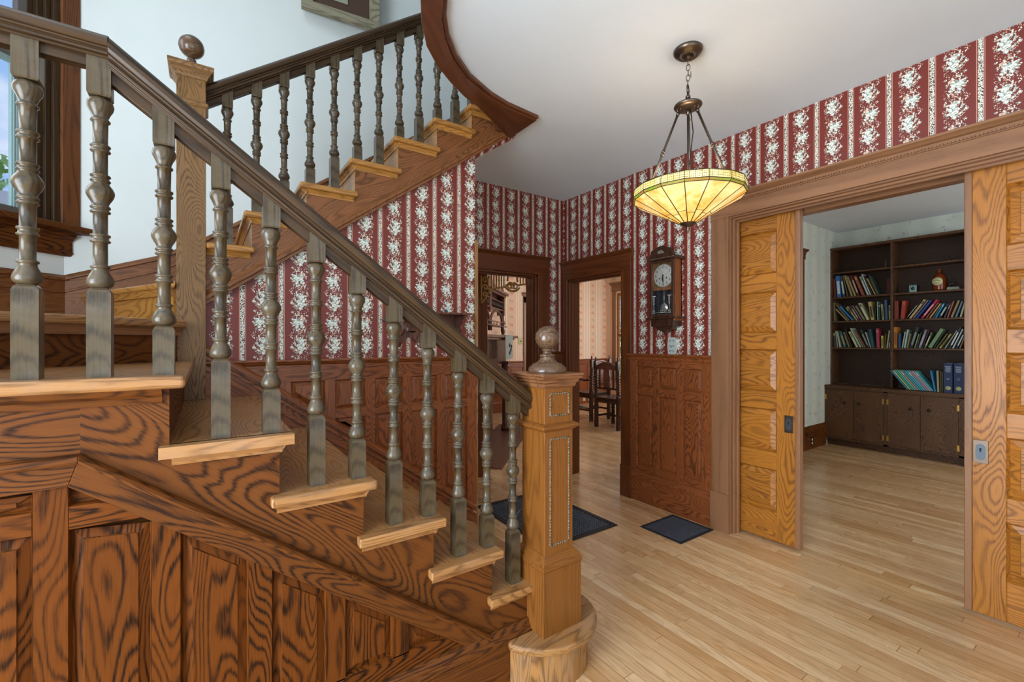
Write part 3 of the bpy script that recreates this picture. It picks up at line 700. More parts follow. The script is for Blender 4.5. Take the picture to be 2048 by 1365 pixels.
# base board + base moulding along the panelling
m = MB(); m.box(fl, 1.12, YS - .024, YS + .01, 0, .165, X_)
m.mould((fl, YS, .165), (1.12, YS, .165), [(0, 0), (.030, 0), (.030, .016), (.024, .022), (.024, .030), (.014, .044), (.010, .05), (0, .052)], (0, -1, 0))
m.build('base_board', OAK_STR, stair, .0015)
# hidden carcass so nothing shows through under the treads
m = MB(); m.box(-2.2, 1.1, YS + .03, YS + .035, 0, .16); m.prism([(-2.2, YS + .03, 0), (1.08, YS + .03, 0), (1.08, YS + .03, .16), (-.1, YS + .03, 1.03), (-2.2, YS + .03, 1.2)], (0, .006, 0), X_)
m.build('carcass', OAK_STR, stair)
# upper stringer
m = MB(); pts = [(.0, YUS, s_lo(.0) + .03), (1.78, YUS, s_lo(1.78) + .03)]
for k in range(17, 10, -1):
    pts += [(XU[k] + .036, YUS, ZU[k] - .03), (XU[k] + .036, YUS, ZU[k - 1] - .03)]
pts[2] = (1.78, YUS, ZU[17] - .03); pts.insert(3, (XU[17] + .036, YUS, ZU[17] - .03))
pts += [(.0, YUS, ZU[10] - .03)]
m.prism(pts, (0, .022, 0), (1, 0, .722)).build('stringer', OAK_UP, stair)
m = MB(); UU = V((-.722, 0, 1)).normalized()
m.mould((0, YUS, s_lo(0)), (1.70, YUS, s_lo(1.70)), [(-.02, -.002), (.014, -.002), (.014, .014), (.022, .018), (.022, .036), (.012, .046), (.006, .062), (-.02, .062)], (0, -1, 0))
m.build('stringer_moulding', OAK_UP, stair)
# ---- balusters
SQ = .0225
def baluster_mesh(hb, ht, slope=0.0):
    m = MB(); L = .471
    def sq(z0, z1, top, bot, s=0):
        r = .8
        vs = []
        rings = []
        if bot: rings += [(z0, .90), (z0 + .004, 1.0)]
        else: rings += [(z0, 1.0)]
        if top: rings += [(z1 - .014, 1.0), (z1 - .006, .86), (z1, .62)]
        else: rings += [(z1, 1.0)]
        for z, k in rings:
            zz = lambda x: z + (s * x * SQ if z == z1 and not top else 0)
            vs += [(-SQ * k, -SQ * k, zz(-1)), (SQ * k, -SQ * k, zz(1)), (SQ * k, SQ * k, zz(1)), (-SQ * k, SQ * k, zz(-1))]
        fs = [(3, 2, 1, 0)]
        for i in range(len(rings) - 1): fs += [(i * 4 + j, i * 4 + (j + 1) % 4, i * 4 + 4 + (j + 1) % 4, i * 4 + 4 + j) for j in range(4)]
        b = (len(rings) - 1) * 4; fs.append((b, b + 1, b + 2, b + 3)); m.add(vs, fs, Z_)
    sq(0, hb, True, False); sq(hb + L, hb + L + ht, False, True, slope)
    R = .0142
    t = [(0, .015), (.004, .020), (.010, .0245), (.018, .0262), (.026, .0245), (.036, .0195), (.047, .0155), (.052, .0155), (.0535, .0185), (.056, .0195), (.0585, .0185), (.060, .0150),
         (.115, R), (.1165, .0188), (.119, .0200), (.1215, .0188), (.123, .0165), (.1275, .0165), (.129, .0188), (.131, .0200), (.1335, .0188), (.135, R),
         (.189, R), (.1905, .0188), (.193, .0200), (.1955, .0188), (.197, .0165), (.2015, .0165), (.203, .0188), (.205, .0200), (.2075, .0188), (.209, .0160), (.214, .0180), (.222, .0235), (.229, .0265), (.235, .0275), (.241, .0265), (.249, .0230), (.259, .0175), (.266, .0155),
         (.268, .0188), (.271, .0200), (.2735, .0188), (.275, .0165), (.278, .0165), (.280, .0188), (.282, .0200), (.2845, .0188), (.286, R),
         (.337, R), (.3385, .0188), (.341, .0200), (.3435, .0188), (.345, .0165), (.351, .0165), (.353, .0188), (.355, .0200), (.3575, .0188), (.359, R),
         (.414, R), (.4155, .0185), (.4186, .0195), (.4215, .0185), (.423, .0155), (.430, .0165), (.440, .0215), (.449, .0255), (.457, .0268), (.464, .0250), (.469, .0195), (.471, .015)]
    m.lathe([(r, hb + L - d) for d, r in reversed(t)], (0, 0, 0), 20)
    return m
rail_u = lambda x: 2.04 if x < -.215 else 2.012 - .735 * (x + .195)
base = []
for i in range(-6, 12):
    x = -.338 + .1247 * i
    k = 7 if x < XN[7] else 6 - int((x - (-.041 - .0)) / .2446)
    z = ZL[max(2, min(7, k))]
    bt_ = 1.471 if i <= 1 else 1.471 - .0897 * (i - 1)
    hb = bt_ - z; ht = rail_u(x) + .022 - (bt_ + .471)
    mb = baluster_mesh(hb, ht, 0 if i < 1 else -.735)
    o = mb.build('baluster', OAK_TURN, None, recalc=True); o.parent = stair; o.location = V((x, 1.485, z)) - WL[stair.name]
ru = lambda x: 2.558 + .739 * (x - .019) - .085
for i in range(0, 14):
    x = .0887 + .1228 * i
    k = min(17, 10 + int((x + .094) / .2468)); z = ZU[k]
    bt_ = 2.26 + .0897 * (i - 3); hb = bt_ - z; ht = ru(x) + .01 - (bt_ + .471)
    o = baluster_mesh(hb, max(ht, .05), .739).build('baluster', OAK_TURN, None); o.parent = stair; o.location = V((x, 2.54, z)) - WL[stair.name]
# ---- handrails
def rail_prof(s):
    h = [(-.026, 0), (-.026, .004), (-.034, .006), (-.035, .011), (-.031, .013), (-.029, .017), (-.034, .019), (-.034, .023), (-.031, .0235), (-.037, .025), (-.041, .031), (-.041, .040), (-.036, .047), (-.024, .055), (-.008, .0585)]
    p = h + [(-a, b) for a, b in reversed(h)]
    return [(a, b * s) for a, b in p]
def rail(pa, pb, s, yc, subs=True):
    m = MB(); m.mould(pa, pb, rail_prof(s), (0, -1, 0), smooth=False)
    m.mould(V(pa) - Z_ * .022 * s, V(pb) - Z_ * .022 * s, [(-.014, 0), (.014, 0), (.014, .024 * s), (-.014, .024 * s)], (0, -1, 0))
    return m
m = rail((-.195, 1.485, 2.012), (1.112, 1.485, 2.012 - .735 * 1.307), 1.38, 1.485); m.build('handrail', OAK_RAIL, stair, .0012)
m = rail((-2.2, 1.485, 2.034), (-.195, 1.485, 2.034), 1.03, 1.485); m.build('handrail', OAK_RAIL, stair, .0012)
m = rail((0.0, 2.54, ru(0) + .004), (1.85, 2.54, ru(1.85) + .004), 1.36, 2.54); m.build('handrail', OAK_RAIL, stair, .0012)
# ---- newel posts
def square_mould(m, cx, cy, z0, prof, half):
    """prof: (projection, dz) rings around a square post"""
    vs = []; 
    for p, dz in prof:
        h = half + p; vs += [(cx - h, cy - h, z0 + dz), (cx + h, cy - h, z0 + dz), (cx + h, cy + h, z0 + dz), (cx - h, cy + h, z0 + dz)]
    n = len(prof); fs = [(3, 2, 1, 0)] + [(i * 4 + j, i * 4 + (j + 1) % 4, i * 4 + 4 + (j + 1) % 4, i * 4 + 4 + j) for i in range(n - 1) for j in range(4)] + [((n - 1) * 4, (n - 1) * 4 + 1, (n - 1) * 4 + 2, (n - 1) * 4 + 3)]
    m.add(vs, fs, X_)
BALLPROF = [(.079, 0), (.080, .004), (.080, .012), (.078, .018), (.074, .024), (.066, .030), (.062, .033), (.060, .036), (.046, .040), (.036, .048), (.030, .058), (.0275, .064), (.031, .066), (.0325, .070), (.031, .074), (.020, .076), (.0165, .082), (.017, .088), (.022, .092), (.022, .096), (.016, .098)]
def ball_finial(parent, cx, cy, z, r, pr=1.0, prof=None):
    m = MB(); pf = prof or BALLPROF
    m.lathe([(a * pr, b) for a, b in pf], (cx, cy, z), 32)
    f = m.build('finial_base', OAK_BALL, parent)
    zc = z + pf[-1][1] + r - .004
    b = MB(); b.lathe([(r * math.sin(t), -r * math.cos(t)) for t in [PI * i / 22 for i in range(23)]], (cx, cy, zc), 36); b.build('ball', OAK_BALL, parent)
nx, ny = 1.18, 1.442
nw = empty('newel_post', (nx, ny, .1785)); nw.parent = stair; nw.location = V((nx, ny, .1785)) - WL[stair.name]
m = MB(); m.box(nx - .10, nx + .10, ny - .10, ny + .10, .1785, .432, Z_)
square_mould(m, nx, ny, .432, [(.025, 0), (.029, .004), (.029, .018), (.022, .024), (.022, .032), (.010, .046), (.004, .054), (0, .056)], .075)
m.box(nx - .075, nx + .075, ny - .075, ny + .075, .47, 1.165, Z_)
square_mould(m, nx, ny, .975, [(0, 0), (.006, .004), (.012, .010), (.020, .014), (.020, .024), (.010, .030), (0, .034)], .075)
m.build('shaft', OAK_NEWEL, nw, .0015)
m = MB(); square_mould(m, nx, ny, 1.150, [(0, 0), (.006, .002), (.010, .012), (.010, .018), (.018, .024), (.018, .032), (.028, .038), (.030, .046), (.034, .050), (.034, .058), (0, .060)], .075)
m.build('cap', oak('oak_newel_cap', '8a5c3c', '55351f', K=9, scale=5, stretch=.12, rough=.35, coat=.2), nw, .001)
ball_finial(nw, nx, ny, 1.209, .050)
BEAD = oak('oak_bead_moulding', '7d6a50', '3a2a1c', K=10, rough=.35, coat=.4, dust=.3)
for z0, z1 in ((.50, .945), (1.02, 1.127)):
    m = MB(); a0, a1 = nx - .046, nx + .052; yf = ny - .075; z0 += .02
    path = [(a0, z0, a0, z1), (a1, z0, a1, z1), (a0, z0, a1, z0), (a0, z1, a1, z1)]
    for xa, za, xb, zb in path:
        L = math.hypot(xb - xa, zb - za); nb = max(3, int(L / .0115)); 
        for j in range(nb):
            f0, f1 = j / nb, (j + .62 if j % 3 else j + .95) / nb
            m.tube([(xa + (xb - xa) * f0, yf - .001, za + (zb - za) * f0), (xa + (xb - xa) * f1, yf - .001, za + (zb - za) * f1)], .0042, 6)
        m.tube([(xa, yf, za), (xb, yf, zb)], .0026, 6)
    m.build('bead_moulding', BEAD, nw)
# landing newel
lx, ly, lh = -.051, 2.528, .0545
lw = empty('newel_post', (0, 0, 0)); lw.parent = stair; lw.location = V((lx, ly, 1.071)) - WL[stair.name]; WL[lw.name] = V((lx, ly, 1.071)); WL[nw.name] = V((nx, ny, .1785))
m = MB(); m.box(lx - lh, lx + lh, ly - lh, ly + lh, 1.071, 2.56, Z_)
square_mould(m, lx, ly, 2.405, [(0, 0), (.006, .005), (.010, .012), (.010, .020), (0, .030)], lh)
m.build('shaft', OAK_LAND, lw, .0015)
m = MB(); square_mould(m, lx, ly, 2.53, [(0, 0), (.005, .004), (.008, .014), (.014, .022), (.018, .030), (.028, .040), (.031, .048), (.031, .060), (.026, .062), (0, .066)], lh)
m.build('cap', OAK_LAND, lw, .001)
ball_finial(lw, lx, ly, 2.595, .050, .62, [(.05, 0), (.05, .010), (.042, .018), (.030, .024), (.026, .034), (.030, .040), (.030, .046), (.022, .050), (.020, .06)])
# skirt boards of the stairs on the far and diagonal walls
m = MB(); tl = [(-.643, 1.704), (-.22, 1.862), (-.02, 1.985), (1.75, 3.27)]
SKM = [(0, -.030), (.030, -.030), (.030, -.018), (.022, -.008), (.016, 0), (0, 0)]
SK2 = [(0, -.014), (.024, -.014), (.024, -.004), (.018, 0), (0, 0)]
for (xa, za), (xb, zb) in zip(tl[:-1], tl[1:]):
    m.prism([(xa, 3.436, za), (xb, 3.436, zb), (xb, 3.436, zb - .34), (xa, 3.436, za - .34)], (0, -.016, 0), (xb - xa, 0, zb - za))
    m.mould((xa, 3.436, za), (xb, 3.436, zb), SKM, (0, -1, 0)); m.mould((xa, 3.436, za - .085), (xb, 3.436, zb - .085), SK2, (0, -1, 0))
m.build('wall_skirt', OAK_UP, stair, .001)
m = MB(); dout = V((1, -1, 0)).normalized()
m.prism([dp(0, 1.36), dp(2.6, 1.36), dp(2.6, 1.70), dp(0, 1.704)], dout * .016, (1, 1, 0))
m.mould(dp(0, 1.704), dp(2.6, 1.70), SKM, dout); m.mould(dp(0, 1.62), dp(2.6, 1.615), SK2, dout)
m.build('wall_skirt', OAK_UP, stair, .001)

# ================================================================== PENDANT LAMP
px_, py_ = 1.940, 1.287
lamp = empty('pendant_lamp', (px_, py_, 1.86), 'bowl-shaped stained glass pendant lamp hanging lit from a bronze chain', 'lamp')
m = MB(); m.lathe([(.008, -.052), (.012, -.044), (.022, -.038), (.044, -.032), (.050, -.026), (.060, -.022), (.068, -.012), (.068, -.004), (.066, 0)], (px_, py_, ZC), 40)
for k in range(28):
    t = 2 * PI * k / 28; ct, st_ = math.cos(t), math.sin(t)
    m.tube([(px_ + ct * .020, py_ + st_ * .020, ZC - .040), (px_ + ct * .043, py_ + st_ * .043, ZC - .034)], .0022, 5)
m.build('canopy', BRONZE, lamp)
def link(mb, c, rx, rz, ang, r=.0018):
    pts = []
    for i in range(16):
        t = 2 * PI * i / 16; pts.append((c[0] + rx * math.cos(t) * math.cos(ang), c[1] + rx * math.cos(t) * math.sin(ang), c[2] + rz * math.sin(t)))
    mb.tube(pts, r, 6, True)
m = MB(); z = ZC - .062; i = 0
while z > 2.60: link(m, (px_ + .002 * math.sin(i), py_, z), .0085, .016, .5 + (i % 2) * PI / 2); z -= .0255; i += 1
link(m, (px_ + .012, py_ - .008, 2.645), .016, .012, .6, .0018)
m.build('chain', BRONZE, lamp)
m = MB(); link(m, (px_, py_, 2.568), .021, .024, .4, .0038); m.lathe([(.008, 0), (.012, .004), (.012, .012), (.006, .018)], (px_, py_, 2.525), 16)
m.build('hanging_loop', BRONZE, lamp)
m = MB(); m.lathe([(.004, -.016), (.012, -.014), (.045, -.012), (.060, -.008), (.066, 0), (.064, .006), (.045, .016), (.020, .026), (.012, .034)], (px_, py_, 2.488), 36)
m.lathe([(.006, -.03), (.009, -.028), (.009, 0)], (px_, py_, 2.476), 12)
m.build('hub', BRONZE, lamp)
camang = -math.atan2(614, 885)
for az in (185, 305, 65):
    t = math.radians(az) + camang; dx, dy = math.cos(t), math.sin(t)
    a = V((px_ + dx * .045, py_ + dy * .045, 2.462)); b = V((px_ + dx * .205, py_ + dy * .205, 2.058))
    m = MB(); m.tube([a, b], .0058, 8)
    for f in (.04, .50, .53, .94): 
        q = a.lerp(b, f); m.tube([q - (b - a).normalized() * .006, q + (b - a).normalized() * .006], .0085, 8)
    link(m, a + Z_ * .006, .010, .012, t, .003)
    m.build('rod', BRONZE, lamp)
m = MB(); m.tube([(px_ + .006, py_ - .01, 2.47), (px_ + .012, py_ - .02, 2.36), (px_ + .004, py_ - .004, 2.2), (px_ + .003, py_, 2.06)], .0028, 6); m.build('cord', SOOT, lamp)
m = MB(); m.tube([(px_, py_, 2.46), (px_, py_, 1.93)], .005, 8); m.lathe([(.016, 0), (.018, .01), (.018, .05), (.01, .06)], (px_, py_, 1.975), 14); m.build('stem', BRONZE, lamp)
# shade: 16 panes, a patterned rim band and a green glass band
def glow(name, c1, c2, es, pattern=None):
    m, nt, b = newmat(name); g = G(nt); co = g.tc('Object')
    nz = g.noise(co, 9, 3, .6, .6); c = g.mix(g.step(nz, .35, .65), c1, c2)
    if pattern == 'rim':
        s = g.sep(g.tc('UV')); 
        u = g.m('DIVIDE', s[0], .026); v = g.m('DIVIDE', g.m('ADD', s[1], .0), .0105)
        fu = g.m('ABSOLUTE', g.m('SUBTRACT', g.m('FRACT', u), .5)); fv = g.m('ABSOLUTE', g.m('SUBTRACT', g.m('FRACT', v), .5))
        e = g.m('MAXIMUM', g.m('GREATER_THAN', fu, .46), g.m('GREATER_THAN', fv, .42))
        dd = g.m('ABSOLUTE', g.m('SUBTRACT', g.m('ADD', g.m('MULTIPLY', fu, 1.0), g.m('MULTIPLY', fv, .6)), .36))
        e = g.m('MAXIMUM', e, g.m('LESS_THAN', dd, .035)); c = g.mix(e, c, '4a3a12')
    nt.links.new(c, b.inputs['Base Color']); nt.links.new(c, b.inputs['Emission Color']); b.inputs['Emission Strength'].default_value = es
    b.inputs['Roughness'].default_value = .15
    return m
PANE = glow('amber_glass', 'e8a23c', 'ffe09a', .66); RIMG = glow('rim_glass', 'f0cf70', 'ffeeaa', .55, 'rim'); GRN = glow('green_glass', '6f9a2c', 'a8703a', .32)
LEAD = plain('lead_came', '3a2c18', .5, .3)
NP = 16; rO, rI, zr0, zr1, zg, zb_ = .262, .040, 2.084, 2.048, 2.036, 1.916
def rp(r, k, z): t = 2 * PI * (k + .35) / NP; return V((px_ + r * math.cos(t), py_ + r * math.sin(t), z))
shade = empty('shade', (px_, py_, 1.86)); shade.parent = lamp; shade.location = (0, 0, 0)
lead = MB()
for k in range(NP):
    m = MB(); a, b = rp(rO - .006, k, zg), rp(rO - .006, k + 1, zg); c, d = rp(rI, k + 1, zb_), rp(rI, k, zb_)
    fr_ = .70 + .06 * (k % 2); p, q = a.lerp(d, fr_), b.lerp(c, fr_)
    m.prism([a, b, q, p], (0, 0, .003), d - a); m.prism([p, q, c, d], (0, 0, .003), d - a); m.build('glass_pane', PANE, shade)
    lead.tube([a, d], .0022, 6); lead.tube([p, q], .0014, 6); lead.tube([a, b], .0018, 6)
    lead.tube([rp(rO, k, zr1), rp(rO, k + 1, zr1)], .0019, 6); lead.tube([rp(rO - .003, k, zr0), rp(rO - .003, k + 1, zr0)], .0022, 6); lead.tube([rp(rO, k, zr1), rp(rO - .003, k, zr0)], .0016, 6); lead.tube([rp(rO - .006, k, zg), rp(rO, k, zr1)], .0016, 6)
lead.build('leading', LEAD, shade)
m = MB()
for k in range(NP): m.prism([rp(rO, k, zr1), rp(rO, k + 1, zr1), rp(rO - .003, k + 1, zr0), rp(rO - .003, k, zr0)], (rp(1, k + .5, 0) - V((px_, py_, 0))) * -.003)
m.build('patterned_rim', RIMG, shade)
m = MB()
for k in range(NP): m.prism([rp(rO - .006, k, zg), rp(rO - .006, k + 1, zg), rp(rO, k + 1, zr1), rp(rO, k, zr1)], (rp(1, k + .5, 0) - V((px_, py_, 0))) * -.003)
m.build('green_band', GRN, shade)
m = MB(); m.lathe([(.001, -.052), (.003, -.048), (.007, -.036), (.009, -.028), (.007, -.022), (.010, -.018), (.024, -.012), (.036, -.004), (.042, .006), (.040, .012)], (px_, py_, zb_), 28); m.build('finial', BRONZE, lamp)
m = MB(); m.lathe([(.012, 0), (.014, .01), (.024, .035), (.028, .055), (.022, .075), (.008, .085)], (px_ + .05, py_ - .02, 1.985), 16)
m.build('bulb', plain('bulb_glass', 'fff2d0', .3, emit='ffdfa0', es=6), lamp)
ld = bpy.data.lights.new('lamp_light', 'POINT'); ld.energy = 3.0; ld.color = (1, .93, .82); ld.shadow_soft_size = .05
lo_ = bpy.data.objects.new('lamp_light', ld); C.objects.link(lo_); lo_.location = (px_, py_, 2.13)

# ================================================================== WALL CLOCK
ck = empty('wall_clock', (3.0, 2.14, 1.41), 'dark wooden pendulum wall clock with silver dial between doorway and pocket door', 'clock')
cw0, cw1, cx0 = 2.030, 2.258, 2.885
m = MB(); m.box(cx0 + .012, 3.0, cw0 + .012, cw0 + .026, 1.50, 1.975, Z_); m.box(cx0 + .012, 3.0, cw1 - .026, cw1 - .012, 1.50, 1.975, Z_)
m.box(2.985, 3.0, cw0 + .012, cw1 - .012, 1.50, 1.975, Z_); m.box(cx0 + .012, 3.0, cw0, cw1, 1.495, 1.512, Y_)
m.build('case', oak('clock_side_wood', 'a05a28', '5a2c12', K=12, coat=.3), ck, .0015)
m = MB(); m.box(cx0 - .010, 3.0, cw0 - .016, cw1 + .016, 1.965, 1.987, Y_)
pts = []
for i in range(33):
    f = i / 32; y = cw0 + .004 + f * (cw1 - cw0 - .008); t = abs(f - .5) * 2
    pts.append((cx0 - .004, y, 2.0 + (.006 if t > .93 else .062 * (1 - (t / .95) ** 2) ** .8 + .010 + (.014 if .72 < t < .86 else 0))))
m.prism([(cx0 - .004, cw1 - .004, 1.985)] + [(cx0 - .004, cw0 + .004, 1.985)] + pts, (.018, 0, 0), Y_)
m.build('pediment', WALNUT, ck, .001)
m = MB(); m.box(cx0 - .014, 3.0, cw0 - .022, cw1 + .022, 1.510, 1.524, Y_); m.build('base_moulding', WALNUT, ck, .001)
m = MB(); 
for i in range(24): m.lathe([(.0001, -.003), (.003, 0), (.0001, .003)], (cx0 - .013, cw0 - .004 + i * (cw1 - cw0 + .008) / 23, 1.977), 6)
for i in range(9): t = (i - 4) / 4; m.tube([(cx0 - .008, 2.144 + t * .030, 2.012), (cx0 - .010, 2.144 + t * .022, 2.028 + .012 * (1 - t * t)), (cx0 - .008, 2.144 + t * .010, 2.016)], .0025, 5)
m.build('carved_trim', plain('grey_carving', '8a8478', .5), ck)
m = MB(); 
fz0, fz1 = 1.526, 1.963
for a, b, c, d in ((cw0 + .004, cw0 + .026, fz0, fz1), (cw1 - .026, cw1 - .004, fz0, fz1)): m.box(cx0, cx0 + .014, a, b, c, d, Z_)
m.box(cx0, cx0 + .014, cw0 + .026, cw1 - .026, fz1 - .018, fz1, Y_); m.box(cx0, cx0 + .014, cw0 + .026, cw1 - .026, fz0, fz0 + .016, Y_)
dr = m.build('door', WALNUT, ck, .0015)
m = MB(); m.box(cx0 + .006, cx0 + .009, cw0 + .026, cw1 - .026, fz0 + .016, fz1 - .018); m.build('glass', GLASS, dr)
m = MB()
for yy in (2.075, 2.215):
    m.tube([(cx0 + .004, yy - .016, 1.688), (cx0 + .004, yy + .016, 1.688)], .003, 6); m.tube([(cx0 + .004, yy - .005, 1.684), (cx0 + .004, yy - .005, 1.635), (cx0 + .004, yy + .005, 1.635), (cx0 + .004, yy + .005, 1.684)], .001, 5); m.tube([(cx0 + .004, yy, 1.63), (cx0 + .004, yy, 1.575)], .0012, 5)
    m.lathe([(.0001, 0), (.006, 0), (.0001, .002)], (cx0 + .004, yy, 1.628), 8, -X_)
for yy in (2.075, 2.145, 2.215):
    for k in range(4): t = PI / 4 + k * PI / 2; m.lathe([(.0001, 0), (.005, 0), (.0001, .002)], (cx0 + .004, yy + .010 * math.cos(t), 1.566 + .010 * math.sin(t)), 8, -X_)
m.tube([(cx0 + .004, 2.09, 1.560), (cx0 + .004, 2.2, 1.560)], .0014, 5)
m.build('glass_decoration', plain('white_line_decoration', 'c9ccc6', .5), dr)
m = MB(); m.box(cx0 + .03, cx0 + .034, cw0 + .02, cw1 - .02, 1.745, 1.955); m.build('dial_plate', plain('gilt_flecked_plate', '7d6440', .45, .3, var=.9), ck)
yc, zc = 2.143, 1.845
m = MB(); m.lathe([(.088, 0), (.088, .006), (.084, .008), (.0001, .008)], (cx0 + .030, yc, zc), 48, -X_)
dial = m.build('dial', plain('silver_dial', 'd9dbd4', .25, .35, var=.1), ck)
BLK = plain('black_ink', '14120f', .5)
def text_mesh(txt, size, origin, right, up, out, mat, parent, name, depth=.0006, align='CENTER'):
    cu = bpy.data.curves.new('t', 'FONT'); cu.body = txt; cu.size = size; cu.extrude = depth; cu.align_x = align; cu.align_y = 'CENTER'; cu.resolution_u = 2
    ob = bpy.data.objects.new('t', cu); C.objects.link(ob); bpy.context.view_layer.update()
    me = bpy.data.meshes.new_from_object(ob.evaluated_get(bpy.context.evaluated_depsgraph_get())); bpy.data.objects.remove(ob)
    R_, U_, O_ = V(right), V(up), V(out); w0 = WL[parent.name]
    for v in me.vertices: v.co = V(origin) + R_ * v.co.x + U_ * v.co.y + O_ * v.co.z - w0
    me.materials.clear(); me.materials.append(mat); me.name = name
    o = bpy.data.objects.new(name, me); C.objects.link(o); o.parent = parent; WL[o.name] = w0; return o
xd = cx0 + .0215
for h in range(1, 13):
    t = PI / 2 - h * PI / 6; text_mesh(str(h), .027, (xd, yc - .068 * math.cos(t), zc + .068 * math.sin(t)), (0, -1, 0), Z_, -X_, BLK, dial, 'numeral')
for nm, ang, ln, w in (('hour_hand', -PI / 2 - .10, .046, .006), ('minute_hand', -PI / 2 + .06, .068, .0045)):
    d = V((0, -math.cos(ang), math.sin(ang))); s_ = V((0, d.z, -d.y)); c = V((xd - .003, yc, zc)); m = MB()
    m.prism([c - d * .012 + s_ * .002, c + d * ln * .6 + s_ * w, c + d * ln, c + d * ln * .6 - s_ * w, c - d * .012 - s_ * .002], (-.0012, 0, 0)); m.build(nm, BLK, dial)
m = MB()
for dy, dz in ((0, 0), (.032, -.020), (-.032, -.020)): m.lathe([(.005, 0), (.005, .004)], (xd, yc + dy, zc + dz), 12, -X_)
m.build('winding_hole', BLK, dial)
m = MB(); m.box(cx0 + .05, cx0 + .053, cw0 + .026, cw1 - .026, 1.53, 1.745); m.box(cx0 + .016, cx0 + .05, cw0 + .0265, cw0 + .028, 1.53, 1.745); m.box(cx0 + .016, cx0 + .05, cw1 - .028, cw1 - .0265, 1.53, 1.745); m.build('back_board', plain('blue_black_back', '18262f', .4), ck)
m = MB(); m.tube([(cx0 + .035, yc, 1.76), (cx0 + .035, yc, 1.60)], .0025, 6); m.lathe([(.0001, 0), (.032, 0), (.036, .003), (.034, .007), (.0001, .009)], (cx0 + .038, yc, 1.598), 32, -X_); m.build('pendulum', plain('bright_steel', 'cfd6d8', .2, .8), ck)
m = MB(); 
for z_ in (1.742, 1.533): m.box(cx0 + .010, cx0 + .02, cw0 + .035, cw1 - .035, z_ - .010, z_ + .012, Y_)
m.build('inner_apron', plain('brown_fretted_apron', '8a5a3a', .4, var=.8), ck)
m = MB(); pts = []
m.box(cx0 + .008, 3.0, cw0 + .012, cw1 - .012, 1.452, 1.510, Y_)
for i in range(25):
    f = i / 24; y = cw0 + .03 + f * (cw1 - cw0 - .06); t = abs(f - .5) * 2
    pts.append((cx0 + .03, y, 1.452 - .036 * (1 - t ** 2.5) - (.008 if t < .25 else 0)))
m.prism([(cx0 + .03, cw1 - .03, 1.455)] + [(cx0 + .03, cw0 + .03, 1.455)] + pts, (.06, 0, 0), Y_); m.build('bottom_bracket', WALNUT, ck, .0015)
# ornate white switch plate
sw = MB(); yc2, zc2 = 2.127, 1.300; pts = []
for i in range(48):
    t = 2 * PI * i / 48; r = 1 + .05 * math.cos(8 * t); pts.append((3.0, yc2 + .040 * r * math.copysign(abs(math.cos(t)) ** .35, math.cos(t)), zc2 + .066 * r * math.copysign(abs(math.sin(t)) ** .35, math.sin(t))))
sw.prism(pts, (-.004, 0, 0), Z_)
swp = sw.build('switch_plate', plain('pale_cast_metal', 'ccd6cf', .35, .2), None, .001, 1, True, (3.0, yc2, zc2))
tag(swp, 'ornate white switch plate on red wallpaper below the clock', 'switch plate')
m = MB()
for dz in (-.040, 0, .040):
    for s_ in (-1, 1): m.tube([(2.994, yc2 + s_ * .004, zc2 + dz), (2.993, yc2 + s_ * .016, zc2 + dz + .008), (2.993, yc2 + s_ * .022, zc2 + dz - .002), (2.994, yc2 + s_ * .014, zc2 + dz - .006)], .0022, 5)
m.box(2.988, 2.995, yc2 - .003, yc2 + .003, zc2 - .012, zc2 + .0); m.build('scroll_relief', plain('grey_relief', '7d8a84', .4), swp)

# ================================================================== SMALL WALL SHELF, PEG
ws = empty('wall_shelf', (1.12, 2.53, 1.30), 'small scalloped wooden shelf on the red papered wall behind the handrail', 'shelf')
m = MB(); m.box(.925, 1.345, 2.36, 2.53, 1.498, 1.510, X_); m.build('shelf_board', MAHOG, ws, .003, 2)
m = MB(); top = [(.94, 1.498), (1.33, 1.498)]
for sx in (.935, 1.30):
    prof = [(2.53, 1.498), (2.375, 1.498), (2.385, 1.475), (2.42, 1.462), (2.445, 1.44), (2.435, 1.41), (2.46, 1.385), (2.50, 1.37), (2.505, 1.335), (2.53, 1.30)]
    m = MB(); m.prism([(sx, y, z) for y, z in prof], (.016, 0, 0), Z_); m.build('side_bracket', MAHOG, ws, .002)
m = MB(); out_ = [(.94, 1.40)]
for i in range(21):
    f = i / 20; out_.append((.94 + f * .37, 1.345 - .018 * math.cos(f * 6 * PI)))
m.prism([(x, 2.518, z) for x, z in out_ + [(1.31, 1.40)]], (0, .011, 0), X_)
m.box(.94, 1.31, 2.518, 2.529, 1.425, 1.498, X_); m.box(1.0, 1.04, 2.518, 2.529, 1.39, 1.43); m.box(1.21, 1.25, 2.518, 2.529, 1.39, 1.43)
m.build('pierced_back', MAHOG, ws, .001)
m = MB(); m.lathe([(.003, 0), (.003, .02), (.008, .024), (.010, .030), (.006, .036)], (.845, 2.53, 1.46), 12, (0, -1, 0))
tag(m.build('wall_peg', GREYMET, None, loc=(.845, 2.53, 1.46)), 'little round metal peg on the red wallpaper left of the scalloped shelf', 'peg')
m = MB(); m.lathe([(.004, 0), (.010, .004), (.011, .012), (.006, .020), (.003, .022)], (1.205, 2.44, 1.5105), 12, Z_)
tag(m.build('small_knob', GREYMET, None, loc=(1.205, 2.44, 1.5105)), 'tiny grey round knob sitting on the scalloped wall shelf', 'ornament')

